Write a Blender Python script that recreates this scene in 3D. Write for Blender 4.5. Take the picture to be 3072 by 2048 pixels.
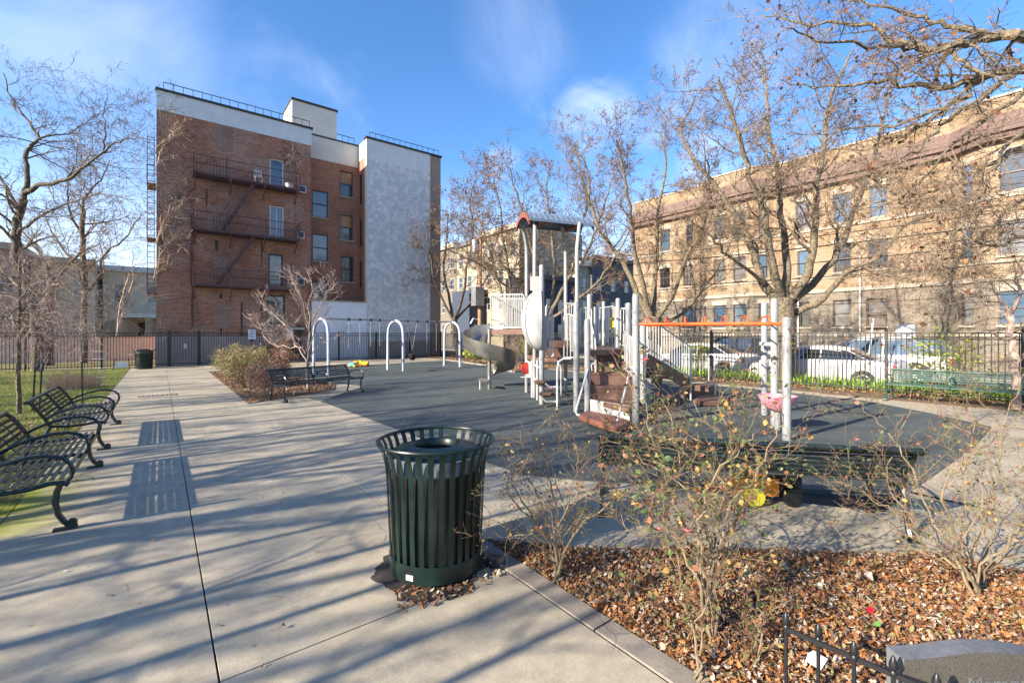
import bpy, math, random
from mathutils import Vector, Matrix
R = math.radians
for o in list(bpy.data.objects): bpy.data.objects.remove(o)
scn = bpy.context.scene
# ------------------------------------------------------------------ camera, light, sky
F = 1365.0; H = 1.75; YAW = math.atan(1056/1365)
FW = Vector((math.sin(YAW), math.cos(YAW), 0)); RT = Vector((math.cos(YAW), -math.sin(YAW), 0))
cam = bpy.data.objects.new('camera', bpy.data.cameras.new('camera')); scn.collection.objects.link(cam)
cam.location = (0, 0, H); cam.rotation_euler = (R(90), 0, -YAW)
cam.data.sensor_width = 36; cam.data.lens = F/3072*36; cam.data.shift_y = -24/3072
cam.data.clip_start = 0.05; cam.data.clip_end = 2000
scn.camera = cam
scn.view_settings.view_transform = 'Standard'; scn.view_settings.look = 'None'
scn.view_settings.exposure = 1.55; scn.view_settings.gamma = 1; scn.view_settings.use_curve_mapping = False
SUN_EL = R(25); SUN_AZ = math.atan2(-1, 0.06)     # compass angle of the sun measured from +Y towards +X
sl = bpy.data.lights.new('sun', 'SUN'); sl.energy = 5.0; sl.angle = R(0.5); sl.color = (1, .88, .71)
so = bpy.data.objects.new('sun', sl); scn.collection.objects.link(so)
sdir = Vector((math.sin(SUN_AZ)*math.cos(SUN_EL), math.cos(SUN_AZ)*math.cos(SUN_EL), math.sin(SUN_EL)))
so.rotation_euler = sdir.to_track_quat('Z', 'Y').to_euler(); so.location = (-30, 5, 30)
w = bpy.data.worlds.new('World'); scn.world = w; w.use_nodes = True
nt = w.node_tree; N = nt.nodes; L = nt.links; N.clear()
out = N.new('ShaderNodeOutputWorld'); bg = N.new('ShaderNodeBackground'); bg.inputs[1].default_value = .10
sky = N.new('ShaderNodeTexSky'); sky.sky_type = 'NISHITA'; sky.sun_disc = False
sky.sun_elevation = SUN_EL; sky.sun_rotation = SUN_AZ; sky.air_density = 1.0; sky.dust_density = .5; sky.ozone_density = 2.6
hs = N.new('ShaderNodeHueSaturation'); hs.inputs['Saturation'].default_value = 1.2; hs.inputs['Value'].default_value = 1.0
tc = N.new('ShaderNodeTexCoord')
def math_(op, a, b=None, c=None):
    m = N.new('ShaderNodeMath'); m.operation = op
    for k, v in enumerate((a, b, c)):
        if v is None: continue
        if isinstance(v, (int, float)): m.inputs[k].default_value = v
        else: L.new(v, m.inputs[k])
    return m.outputs[0]
def wmix(fac, a, col):
    m = N.new('ShaderNodeMix'); m.data_type = 'RGBA'; L.new(fac, m.inputs[0]); L.new(a, m.inputs[6]); m.inputs[7].default_value = (*col, 1); return m.outputs[2]
def wrange(x, a, b, c=0., d=1., sm=True):
    m = N.new('ShaderNodeMapRange'); m.interpolation_type = 'SMOOTHSTEP' if sm else 'LINEAR'; L.new(x, m.inputs[0])
    for k, v in zip((1, 2, 3, 4), (a, b, c, d)): m.inputs[k].default_value = v
    return m.outputs[0]
L.new(sky.outputs[0], hs.inputs['Color'])
tint = N.new('ShaderNodeMix'); tint.data_type = 'RGBA'; tint.blend_type = 'MULTIPLY'; tint.inputs[0].default_value = 1; tint.inputs[7].default_value = (.92, .95, 1.06, 1); L.new(hs.outputs[0], tint.inputs[6]); cur = tint.outputs[2]
def wnoise(scale, stretch, rot, det=8, rough=.6, dist=.4):
    mp = N.new('ShaderNodeMapping'); mp.inputs['Scale'].default_value = stretch; mp.inputs['Rotation'].default_value = rot; L.new(tc.outputs['Generated'], mp.inputs[0])
    n = N.new('ShaderNodeTexNoise'); n.inputs['Scale'].default_value = scale; n.inputs['Detail'].default_value = det; n.inputs['Roughness'].default_value = rough; n.inputs['Distortion'].default_value = dist; L.new(mp.outputs[0], n.inputs[0]); return n.outputs[0]
def blob(px, py, a0, a1):      # patch of sky around one direction
    v = (FW*F+RT*(px-1536)+Vector((0, 0, 1000-py))).normalized(); d = N.new('ShaderNodeVectorMath'); d.operation = 'DOT_PRODUCT'; L.new(tc.outputs['Generated'], d.inputs[0]); d.inputs[1].default_value = v
    return wrange(d.outputs['Value'], math.cos(R(a1)), math.cos(R(a0)))
wisp = wnoise(2.2, (1.0, 2.6, 1.2), (.3, .2, .9)); fine = wnoise(5, (1, 1, 1.6), (0, 0, 0)); puff = wnoise(4.5, (1, 1, 2.2), (0, 0, .4))
cl = math_('MULTIPLY', wrange(wisp, .52, .82), .13)
for px, py, a0, a1, st_, nz in ((1790, 365, 0, 6.0, .36, puff), (1960, 330, 0, 5, .25, fine), (1510, 500, .5, 3.0, .55, fine), (1560, 90, 0, 8, .13, wisp), (2180, 150, 0, 9, .22, wisp), (200, 60, 0, 13, .22, wisp), (2130, 490, 1, 4, .32, fine)):
    cl = math_('MAXIMUM', cl, math_('MULTIPLY', math_('MULTIPLY', blob(px, py, a0, a1), wrange(nz, .36, .72)), st_))
cur = wmix(cl, cur, (6.0, 6.4, 7.4))
sz = N.new('ShaderNodeSeparateXYZ'); L.new(tc.outputs['Generated'], sz.inputs[0])
cur = wmix(wrange(sz.outputs[2], .36, .02, 0, .50), cur, (5.5, 5.7, 6.3))
L.new(cur, bg.inputs[0]); L.new(bg.outputs[0], out.inputs[0])

# ------------------------------------------------------------------ helpers
def G(px, py, z=0.0):
    d = F*(H-z)/(py-1000); return FW*d + RT*((px-1536)/F*d) + Vector((0, 0, z))
def W(px, d, z=0.0): return FW*d + RT*((px-1536)/F*d) + Vector((0, 0, z))
def ZZ(py, d): return H-(py-1000)/F*d
def PD(px, py, d): return W(px, d, ZZ(py, d))
def onX(px, X): t = (px-1536)/F; return X/(FW.x+t*RT.x)
def onY(px, Y): t = (px-1536)/F; return Y/(FW.y+t*RT.y)
def fx(px, py, X): d = onX(px, X); return PD(px, py, d)
def fy(px, py, Y): d = onY(px, Y); return PD(px, py, d)
C = scn.collection
def tag(o, label=None, cat=None, group=None, kind=None):
    if label: o['label'] = label
    if cat: o['category'] = cat
    if group: o['group'] = group
    if kind: o['kind'] = kind
    return o
def thing(name, loc=(0, 0, 0), rz=0, label=None, cat=None, group=None, kind=None):
    o = bpy.data.objects.new(name, None); o.empty_display_size = .2; C.objects.link(o)
    o.location = loc; o.rotation_euler = (0, 0, rz); return tag(o, label, cat, group, kind)
def rootloc(o):
    v = Vector((0, 0, 0))
    while o: v += Vector(o.location); o = o.parent
    return v
class MB:
    def __init__(s): s.v = []; s.f = []; s.mi = []
    def add(s, vs, fs, m=0):
        b = len(s.v); s.v.extend(vs); s.f.extend([tuple(i+b for i in f) for f in fs]); s.mi.extend([m]*len(fs)); return s
    def quad(s, a, b, c, d, m=0): return s.add([tuple(a), tuple(b), tuple(c), tuple(d)], [(0, 1, 2, 3)], m)
    def box(s, x0, y0, z0, x1, y1, z1, m=0):
        v = [(x0,y0,z0),(x1,y0,z0),(x1,y1,z0),(x0,y1,z0),(x0,y0,z1),(x1,y0,z1),(x1,y1,z1),(x0,y1,z1)]
        return s.add(v, [(0,3,2,1),(4,5,6,7),(0,1,5,4),(1,2,6,5),(2,3,7,6),(3,0,4,7)], m)
    def cbox(s, x0, y0, z0, x1, y1, z1, c=.005, m=0):      # box with chamfered top edges
        v = [(x0,y0,z0),(x1,y0,z0),(x1,y1,z0),(x0,y1,z0),(x0,y0,z1-c),(x1,y0,z1-c),(x1,y1,z1-c),(x0,y1,z1-c),
             (x0+c,y0+c,z1),(x1-c,y0+c,z1),(x1-c,y1-c,z1),(x0+c,y1-c,z1)]
        return s.add(v, [(0,3,2,1),(0,1,5,4),(1,2,6,5),(2,3,7,6),(3,0,4,7),(4,5,9,8),(5,6,10,9),(6,7,11,10),(7,4,8,11),(8,9,10,11)], m)
    def obox(s, c, U, V, Wd, hu, hv, hw, m=0):            # oriented box
        c = Vector(c); v = []
        for k in (-1, 1):
            for a, b in ((-1,-1),(1,-1),(1,1),(-1,1)): v.append(tuple(c+U*(a*hu)+V*(b*hv)+Wd*(k*hw)))
        return s.add(v, [(0,3,2,1),(4,5,6,7),(0,1,5,4),(1,2,6,5),(2,3,7,6),(3,0,4,7)], m)
    def bar(s, a, b, wd, ht=None, m=0):                    # rectangular bar from a to b
        a = Vector(a); b = Vector(b); ht = ht or wd; t = (b-a); l = t.length; t.normalize()
        up = Vector((0,0,1)) if abs(t.z) < .9 else Vector((0,1,0)); sd = t.cross(up).normalized(); u = sd.cross(t)
        return s.obox((a+b)/2, t, sd, u, l/2, wd/2, ht/2, m)
    def tube(s, pts, r, n=8, cap=True, m=0):
        pts = [Vector(p) for p in pts]; k = len(pts); b = len(s.v); prev = None
        for i, p in enumerate(pts):
            t = pts[min(i+1, k-1)]-pts[max(i-1, 0)]
            if t.length < 1e-9: t = Vector((0, 0, 1))
            t.normalize()
            if prev is None:
                ref = Vector((0, 0, 1)) if abs(t.z) < .8 else Vector((1, 0, 0)); u = t.cross(ref).normalized()
            else:
                u = (prev-t*prev.dot(t))
                if u.length < 1e-6: u = t.orthogonal()
                u.normalize()
            prev = u; v = t.cross(u); rr = r[i] if isinstance(r, (list, tuple)) else r
            for j in range(n):
                a = 6.28318*j/n; ca = math.cos(a)*rr; sa = math.sin(a)*rr
                s.v.append((p.x+u.x*ca+v.x*sa, p.y+u.y*ca+v.y*sa, p.z+u.z*ca+v.z*sa))
        nf = 0
        for i in range(k-1):
            o0 = b+i*n; o1 = o0+n
            for j in range(n):
                j2 = (j+1) % n; s.f.append((o0+j, o0+j2, o1+j2, o1+j)); nf += 1
        if cap: s.f.append(tuple(b+j for j in range(n-1, -1, -1))); s.f.append(tuple(b+(k-1)*n+j for j in range(n))); nf += 2
        s.mi.extend([m]*nf); return s
    def lathe(s, prof, c=(0, 0, 0), n=24, axis='z', m=0, closed=False):
        b = len(s.v); k = len(prof)
        for r, z in prof:
            for j in range(n):
                a = 6.28318530718*j/n; x, y = r*math.cos(a), r*math.sin(a)
                p = (x, y, z) if axis == 'z' else ((x, z, y) if axis == 'y' else (z, x, y))
                s.v.append((p[0]+c[0], p[1]+c[1], p[2]+c[2]))
        rng_ = range(k) if closed else range(k-1)
        for i in rng_:
            i2 = (i+1) % k
            for j in range(n):
                j2 = (j+1) % n; s.f.append((b+i*n+j, b+i*n+j2, b+i2*n+j2, b+i2*n+j)); s.mi.append(m)
        return s
    def prism(s, poly, z0, z1, c=0, m=0):                  # extruded polygon, CCW
        n = len(poly); b = len(s.v)
        s.v += [(p[0], p[1], z0) for p in poly]+[(p[0], p[1], z1-c) for p in poly]
        s.f += [tuple(b+i for i in range(n-1, -1, -1))]; s.mi.append(m)
        for i in range(n): j = (i+1) % n; s.f.append((b+i, b+j, b+n+j, b+n+i)); s.mi.append(m)
        if c:
            q = offset(poly, c); s.v += [(p[0], p[1], z1) for p in q]
            for i in range(n): j = (i+1) % n; s.f.append((b+n+i, b+n+j, b+2*n+j, b+2*n+i)); s.mi.append(m)
            s.f.append(tuple(b+2*n+i for i in range(n)))
        else: s.f.append(tuple(b+n+i for i in range(n)))
        s.mi.append(m); return s
    def mesh(s, name, mats, smooth=False, shift=None):
        me = bpy.data.meshes.new(name)
        vs = s.v if shift is None else [(v[0]-shift[0], v[1]-shift[1], v[2]-shift[2]) for v in s.v]
        me.from_pydata(vs, [], s.f)
        for m_ in (mats if isinstance(mats, (list, tuple)) else [mats]): me.materials.append(m_)
        if any(s.mi): me.polygons.foreach_set('material_index', s.mi)
        if smooth:
            me.polygons.foreach_set('use_smooth', [True]*len(me.polygons))
            try: me.set_sharp_from_angle(angle=R(40))
            except Exception: pass
        me.update(); return me
    def build(s, name, mats, parent=None, smooth=False, world=False):
        sh = rootloc(parent) if (world and parent) else None
        o = bpy.data.objects.new(name, s.mesh(name, mats, smooth, sh)); C.objects.link(o)
        if parent: o.parent = parent
        return o
def offset(poly, c):
    n = len(poly); out_ = []
    for i in range(n):
        a = Vector(poly[i-1][:2]); p = Vector(poly[i][:2]); b = Vector(poly[(i+1) % n][:2])
        d1 = (p-a).normalized(); d2 = (b-p).normalized(); n1_ = Vector((-d1.y, d1.x)); n2_ = Vector((-d2.y, d2.x))
        h = (n1_+n2_); 
        if h.length < 1e-5: h = n1_
        h.normalize(); out_.append(tuple(p+h*(c/max(.35, h.dot(n1_)))))
    return out_
def inst(me, name, parent, loc=(0, 0, 0), rz=0):
    o = bpy.data.objects.new(name, me); C.objects.link(o); o.location = loc; o.rotation_euler = (0, 0, rz)
    if parent: o.parent = parent
    return o
def copy_tree(o, parent=None):
    c = o.copy(); C.objects.link(c); c.parent = parent
    for ch in list(KIDS.get(o.name, [])) or [x for x in o.children]: copy_tree(ch, c)
    return c
KIDS = {}
def dup(o, loc, rz, label):
    c = copy_tree(o); c.location = loc; c.rotation_euler = (0, 0, rz); c['label'] = label; return c

# ------------------------------------------------------------------ materials
def newmat(name):
    m = bpy.data.materials.new(name); m.use_nodes = True; t = m.node_tree
    return m, t, t.nodes['Principled BSDF']
def nd(t, typ, **kw):
    n = t.nodes.new(typ)
    for k, v in kw.items():
        if k.startswith('i_'): n.inputs[k[2:].replace('_', ' ')].default_value = v
        else: setattr(n, k, v)
    return n
def mixc(t, fac, a, b, typ='MIX'):
    m = t.nodes.new('ShaderNodeMix'); m.data_type = 'RGBA'; m.blend_type = typ
    for s_, v in ((0, fac), (6, a), (7, b)):
        if hasattr(v, 'is_linked') or hasattr(v, 'links'): t.links.new(v, m.inputs[s_])
        elif s_ == 0: m.inputs[0].default_value = v
        else: m.inputs[s_].default_value = (v[0], v[1], v[2], 1)
    return m.outputs[2]
def ramp(t, src, p0, p1, c0=0., c1=1.):
    r = t.nodes.new('ShaderNodeMapRange'); r.inputs[1].default_value = p0; r.inputs[2].default_value = p1
    r.inputs[3].default_value = c0; r.inputs[4].default_value = c1; t.links.new(src, r.inputs[0]); return r.outputs[0]
def noise(t, scale, detail=4, rough=.55, vec=None, dist=0, stretch=None):
    n = nd(t, 'ShaderNodeTexNoise'); n.inputs['Scale'].default_value = scale; n.inputs['Detail'].default_value = detail
    n.inputs['Roughness'].default_value = rough; n.inputs['Distortion'].default_value = dist
    if vec is None: vec = pos(t)
    if stretch:
        mp_ = nd(t, 'ShaderNodeMapping'); mp_.inputs['Scale'].default_value = stretch; t.links.new(vec, mp_.inputs[0]); vec = mp_.outputs[0]
    t.links.new(vec, n.inputs['Vector']); return n.outputs[0]
def pos(t):
    for n in t.nodes:
        if n.bl_idname == 'ShaderNodeNewGeometry': return n.outputs['Position']
    return nd(t, 'ShaderNodeNewGeometry').outputs['Position']
def bump(t, bs, h, strength=.3, dist=.01):
    b = nd(t, 'ShaderNodeBump'); b.inputs['Strength'].default_value = strength; b.inputs['Distance'].default_value = dist
    t.links.new(h, b.inputs['Height']); t.links.new(b.outputs[0], bs.inputs['Normal'])
def M(name, col, rough=.6, metal=0., col2=None, sc=6., var=.25, bs=.15, bsc=60., bd=.004, spec=None, p=(.35, .65)):
    m, t, b = newmat(name); col2 = col2 or tuple(c*(1-var) for c in col)
    f = ramp(t, noise(t, sc, 5), p[0], p[1]); t.links.new(mixc(t, f, col, col2), b.inputs['Base Color'])
    b.inputs['Roughness'].default_value = rough; b.inputs['Metallic'].default_value = metal
    if spec is not None: b.inputs['Specular IOR Level'].default_value = spec
    if bs: bump(t, b, noise(t, bsc, 3), bs, bd)
    return m
def Mleaf(name, cols, rough=.6, trans=.25):
    m, t, b = newmat(name); g = nd(t, 'ShaderNodeNewGeometry'); cr = nd(t, 'ShaderNodeValToRGB'); cr.color_ramp.interpolation = 'CONSTANT'
    e = cr.color_ramp.elements
    for i, c in enumerate(cols):
        if i < 2: e[i].position = i/len(cols); e[i].color = (*c, 1)
        else: x = e.new(i/len(cols)); x.color = (*c, 1)
    t.links.new(g.outputs['Random Per Island'], cr.inputs[0]); t.links.new(cr.outputs[0], b.inputs['Base Color'])
    b.inputs['Roughness'].default_value = rough
    if trans:
        tr = nd(t, 'ShaderNodeBsdfTranslucent'); ms = nd(t, 'ShaderNodeMixShader'); ms.inputs[0].default_value = trans
        t.links.new(cr.outputs[0], tr.inputs[0]); t.links.new(b.outputs[0], ms.inputs[1]); t.links.new(tr.outputs[0], ms.inputs[2])
        t.links.new(ms.outputs[0], t.nodes['Material Output'].inputs[0])
    return m
def Mconcrete(name, a, b2, moss=True, rnd=True):
    m, t, b = newmat(name)
    f = ramp(t, noise(t, 1.1, 8, .65, stretch=(1, .7, 1), dist=.4), .3, .7); c = mixc(t, f, a, b2)
    f2 = ramp(t, noise(t, 70, 6, .85), .40, .62); c = mixc(t, f2, c, tuple(x*.62 for x in a))
    f3 = ramp(t, noise(t, 5.5, 7, .75, dist=.3), .42, .62, 0, .55); c = mixc(t, f3, c, tuple(x*.62 for x in b2))
    sp = ramp(t, noise(t, 14, 3, .5, stretch=(1, 6, 1)), .55, .75, 0, .3); c = mixc(t, sp, c, tuple(x*.6 for x in a))
    vo = nd(t, 'ShaderNodeTexVoronoi'); vo.inputs['Scale'].default_value = 3.2; t.links.new(pos(t), vo.inputs['Vector']); c = mixc(t, ramp(t, vo.outputs['Distance'], .060, .035, 0, .55), c, (.10, .09, .08))
    vc = nd(t, 'ShaderNodeTexVoronoi'); vc.feature = 'DISTANCE_TO_EDGE'; vc.inputs['Scale'].default_value = .55; nv = nd(t, 'ShaderNodeTexNoise'); nv.inputs['Scale'].default_value = 3; t.links.new(pos(t), nv.inputs['Vector'])
    va = nd(t, 'ShaderNodeMix', data_type='VECTOR'); va.inputs[0].default_value = .16; t.links.new(pos(t), va.inputs[4]); t.links.new(nv.outputs[1], va.inputs[5]); t.links.new(va.outputs[1], vc.inputs['Vector'])
    crk = ramp(t, vc.outputs['Distance'], .004, .001, 0, .5); mk = ramp(t, noise(t, .9, 2), .56, .62); mm_ = nd(t, 'ShaderNodeMath', operation='MULTIPLY'); t.links.new(crk, mm_.inputs[0]); t.links.new(mk, mm_.inputs[1]); c = mixc(t, mm_.outputs[0], c, (.06, .05, .045))
    stn = ramp(t, noise(t, 3.1, 4, .6), .60, .72, 0, .35); c = mixc(t, stn, c, tuple(x*.55 for x in b2))
    if rnd:
        oi = nd(t, 'ShaderNodeObjectInfo'); c = mixc(t, ramp(t, oi.outputs['Random'], 0, 1, 0, .22), c, (.22, .2, .17))
    if moss:      # green algae on the paving beneath the near benches
        sx = nd(t, 'ShaderNodeSeparateXYZ'); t.links.new(pos(t), sx.inputs[0])
        gx = ramp(t, sx.outputs[0], -.62, -1.1); gy = ramp(t, sx.outputs[1], 5.62, 5.9); gy2 = ramp(t, sx.outputs[1], 9.6, 7.2)
        def mul(p, q):
            mm = nd(t, 'ShaderNodeMath', operation='MULTIPLY'); t.links.new(p, mm.inputs[0]); t.links.new(q, mm.inputs[1]); return mm.outputs[0]
        ms = mul(mul(mul(gx, gy), gy2), ramp(t, noise(t, 2.3, 5, .6), .25, .5)); c = mixc(t, ms, c, (.23, .25, .035))
    t.links.new(c, b.inputs['Base Color']); b.inputs['Roughness'].default_value = .85; b.inputs['Specular IOR Level'].default_value = .25
    mm = nd(t, 'ShaderNodeMath', operation='ADD'); t.links.new(noise(t, 120, 4, .7), mm.inputs[0]); t.links.new(noise(t, 25, 3, .5, stretch=(1, 4, 1)), mm.inputs[1])
    bump(t, b, mm.outputs[0], .35, .004); return m
def Mbrick(name, c1, c2, mortar, bw=.215, bh=.075, weather=True, red=None):
    m, t, b = newmat(name); sx = nd(t, 'ShaderNodeSeparateXYZ'); t.links.new(pos(t), sx.inputs[0])
    ad = nd(t, 'ShaderNodeMath', operation='ADD'); t.links.new(sx.outputs[0], ad.inputs[0]); t.links.new(sx.outputs[1], ad.inputs[1])
    cb = nd(t, 'ShaderNodeCombineXYZ'); t.links.new(ad.outputs[0], cb.inputs[0]); t.links.new(sx.outputs[2], cb.inputs[1])
    br = nd(t, 'ShaderNodeTexBrick'); br.inputs['Scale'].default_value = 1; br.inputs['Brick Width'].default_value = bw; br.inputs['Row Height'].default_value = bh
    br.inputs['Mortar Size'].default_value = .010; br.inputs['Mortar Smooth'].default_value = .3; br.inputs['Bias'].default_value = -.1
    br.inputs['Color1'].default_value = (*c1, 1); br.inputs['Color2'].default_value = (*c2, 1); br.inputs['Mortar'].default_value = (*mortar, 1)
    t.links.new(cb.outputs[0], br.inputs['Vector']); c = br.outputs['Color']
    if red:
        f = ramp(t, noise(t, .45, 4, .6), .42, .6); c = mixc(t, f, c, red, 'MULTIPLY')
    if weather:
        f = ramp(t, noise(t, .55, 6, .65), .45, .7, 0, .55); c = mixc(t, f, c, tuple(x*.45 for x in c1))
        f = ramp(t, noise(t, 2.2, 3, .6, stretch=(1, 1, .12)), .6, .75, 0, .45); c = mixc(t, f, c, (.05, .04, .035))
        f = ramp(t, noise(t, 9, 3, .6), .55, .8, 0, .35); c = mixc(t, f, c, mortar)
    t.links.new(c, b.inputs['Base Color']); b.inputs['Roughness'].default_value = .85
    mm = nd(t, 'ShaderNodeMath', operation='MULTIPLY_ADD'); mm.inputs[1].default_value = -1
    t.links.new(br.outputs['Fac'], mm.inputs[0]); t.links.new(noise(t, 40, 3), mm.inputs[2]); bump(t, b, mm.outputs[0], .6, .012); return m
def Mglass(name, tint=(.1, .15, .2)):
    m, t, b = newmat(name); b.inputs['Base Color'].default_value = (*tint, 1); b.inputs['Roughness'].default_value = .06
    b.inputs['Specular IOR Level'].default_value = .9; b.inputs['Coat Weight'].default_value = 1; b.inputs['Coat Roughness'].default_value = .04
    bump(t, b, noise(t, 1.3, 2), .1, .02); return m

CONC = Mconcrete('concrete', (.53, .465, .345), (.36, .315, .235)); CONC2 = Mconcrete('kerb_concrete', (.33, .29, .24), (.24, .21, .18), False)
RUBm, t_, b_ = newmat('rubber_surface')
f_ = ramp(t_, noise(t_, 190, 2, .6), .42, .62); c_ = mixc(t_, f_, (.036, .048, .051), (.085, .10, .10))
c_ = mixc(t_, ramp(t_, noise(t_, .8, 6, .6), .4, .7, 0, .4), c_, (.10, .118, .118)); c_ = mixc(t_, ramp(t_, noise(t_, 330, 1, .5), .70, .74), c_, (.30, .32, .30))
t_.links.new(c_, b_.inputs['Base Color']); b_.inputs['Roughness'].default_value = .8; b_.inputs['Specular IOR Level'].default_value = .3; bump(t_, b_, noise(t_, 200, 2), .5, .004)
JOINT = M('joint_dirt', (.03, .025, .02), .95)
SOIL = M('soil', (.09, .06, .04), .95, col2=(.16, .10, .055), sc=9, bs=.8, bsc=45, bd=.02)
LAWN = M('lawn_ground', (.10, .13, .03), .95, col2=(.17, .12, .05), sc=2.2, bs=.8, bsc=60, bd=.02)
GROUND = M('town_ground', (.13, .12, .11), .95, sc=1.5)
ASPH = M('asphalt', (.055, .055, .057), .85, sc=1.2, bs=.5, bsc=150, bd=.004)
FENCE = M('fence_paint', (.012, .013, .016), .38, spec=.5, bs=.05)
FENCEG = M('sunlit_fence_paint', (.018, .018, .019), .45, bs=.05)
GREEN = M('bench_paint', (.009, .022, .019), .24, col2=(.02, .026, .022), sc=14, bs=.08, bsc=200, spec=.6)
GREEN2 = M('mid_green_paint', (.013, .062, .045), .38, col2=(.028, .07, .055), sc=12, bs=.08, bsc=200)  # lighter, greener variant of the bench paint
CANG = M('can_paint', (.003, .008, .0075), .36, col2=(.009, .026, .021), sc=3.5, bs=.06, bsc=180, spec=.38)
BLACKP = M('dark_plastic', (.008, .009, .009), .5, bs=0)
LINER = M('grey_liner_plastic', (.16, .19, .22), .45)
WHITEP = M('swing_paint', (.40, .44, .54), .32, sc=3, var=.12, bs=.03)
GREYP = M('grey_post_paint', (.235, .245, .26), .45, col2=(.28, .285, .275), sc=3, bs=.04)
RAILP = M('pale_rail_paint', (.46, .46, .455), .38, sc=6, var=.15, bs=.03)
BUBP = M('pale_moulded_plastic', (.38, .385, .38), .42, sc=3, var=.12, bs=.05)
BLUEROOF = M('blue_grey_metal', (.22, .28, .36), .35, metal=.3, sc=5)
BROWNP = M('brown_coated_deck', (.105, .052, .038), .5, col2=(.15, .085, .06), sc=5, bs=.25, bsc=90)
BRICKED = M('red_brown_plastic', (.20, .075, .05), .5)
STEEL = M('stainless_steel', (.40, .39, .35), .33, metal=.85, col2=(.28, .27, .24), sc=4, bs=.06, bsc=12, bd=.01)
GALV = M('galvanised_steel', (.45, .46, .48), .45, metal=.8, sc=12)
ORANGE = M('orange_paint', (.72, .13, .02), .35, col2=(.58, .09, .02), sc=8, bs=.04)
PINK = M('pink_plastic', (.62, .25, .33), .4, sc=5, var=.15, bs=.03)
REDP = M('red_plastic', (.6, .02, .02), .35, bs=0)
YELP = M('yellow_plastic', (.80, .62, .02), .4, bs=0)
YELG = M('yellow_wheel_plastic', (.68, .62, .02), .5, sc=30, var=.3)
ORP = M('orange_plastic', (.75, .25, .02), .4, bs=0)
TEALP = M('teal_plastic', (.05, .4, .42), .4, bs=0)
BLUEP = M('blue_vinyl_paint', (.02, .07, .16), .4)
BARK = M('grey_brown_bark', (.075, .058, .038), .95, col2=(.20, .165, .11), sc=11, bs=1, bsc=16, bd=.06)
BARKD = M('dark_bark', (.05, .04, .03), .95, col2=(.12, .098, .07), sc=8, bs=1, bsc=25, bd=.03)
TWIG = M('twig_bark', (.10, .073, .05), .9, col2=(.20, .15, .105), sc=5, bs=0)
TWIGP = M('pale_twig_bark', (.40, .31, .26), .85, col2=(.28, .21, .17), sc=6, bs=0)
VINE = M('pale_vine_stem', (.62, .48, .33), .85, bs=0)
STREAK = M('damp_moss_streak', (.035, .035, .022), .9, col2=(.06, .05, .035), sc=4)
ROSES = M('rose_stem', (.15, .15, .055), .6, col2=(.21, .10, .07), sc=9, bs=.2, bsc=80)
ROSEW = M('old_rose_wood', (.13, .10, .06), .85, col2=(.23, .18, .11), sc=14, bs=.6, bsc=60)
LITTER = Mleaf('fallen_leaves', [(0.327,0.146,0.052),(0.234,0.092,0.033),(0.373,0.215,0.098),(0.101,0.046,0.027),(0.404,0.307,0.202),(0.311,0.122,0.038),(0.186,0.084,0.044),(0.389,0.169,0.052),(0.420,0.362,0.277),(0.062,0.039,0.030),(0.234,0.215,0.082),(0.343,0.215,0.120),(0.139,0.062,0.038),(0.450,0.407,0.344),(0.357,0.154,0.044),(0.256,0.115,0.052)], .6, .2)
ROSEL = Mleaf('rose_leaves', [(.10,.15,.04),(.15,.19,.06),(.38,.24,.07),(.07,.10,.04),(.34,.14,.07),(.24,.22,.07),(.17,.09,.055),(.42,.31,.10),(.10,.12,.05),(.25,.11,.07),(.13,.17,.05)], .5, .3)
TANL = Mleaf('dead_leaves', [(.24,.10,.05),(.17,.07,.035),(.30,.14,.07),(.12,.06,.035)], .7, .3)
BUSHL = Mleaf('bush_leaves', [(.27,.27,.10),(.34,.31,.13),(.22,.20,.08),(.42,.31,.16),(.36,.20,.12),(.20,.23,.09)], .6, .4)
BUSHR = Mleaf('russet_bush_leaves', [(.32,.13,.09),(.40,.21,.13),(.24,.11,.09),(.46,.33,.21)], .6, .4)
YELL = Mleaf('yellow_green_leaves', [(.35,.42,.04),(.45,.46,.08),(.22,.32,.04)], .5, .3)
GRASS = Mleaf('grass_blades', [(.16,.26,.03),(.22,.32,.04),(.12,.20,.03),(.30,.28,.08),(.26,.20,.08)], .6, .35)
LILY = Mleaf('bulb_leaves', [(.22,.38,.04),(.30,.45,.05),(.15,.28,.04)], .5, .35)
BRICK = Mbrick('red_brown_brick', (.36, .165, .10), (.12, .062, .048), (.46, .38, .31), red=(.95, .68, .55))
BRICKN = Mbrick('orange_red_brick', (.42, .17, .09), (.24, .095, .057), (.30, .20, .15))
BRICKI = Mbrick('infill_brick', (.24, .115, .08), (.15, .08, .06), (.40, .33, .27))
BRICKT = Mbrick('tan_brick', (.32, .235, .155), (.245, .175, .113), (.19, .145, .10), .22, .07, False, red=(.86, .78, .68))
BRICKS = Mbrick('grey_tan_brick', (.20, .168, .13), (.135, .113, .087), (.09, .075, .06), .3, .1, False)
BRICKE = Mbrick('brown_grey_brick', (.27, .19, .15), (.20, .14, .11), (.33, .28, .24), weather=False)
STUC = newmat('grey_stucco'); STUC, t_, b_ = STUC
f_ = ramp(t_, noise(t_, 3.0, 7, .72, dist=.5), .46, .60); c_ = mixc(t_, f_, (.46, .49, .50), (.66, .67, .66))
sx_ = nd(t_, 'ShaderNodeSeparateXYZ'); t_.links.new(pos(t_), sx_.inputs[0])
t_.links.new(c_, b_.inputs['Base Color']); b_.inputs['Roughness'].default_value = .85; bump(t_, b_, noise(t_, 2.6, 7, .7, dist=.5), 1, .10)
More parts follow.
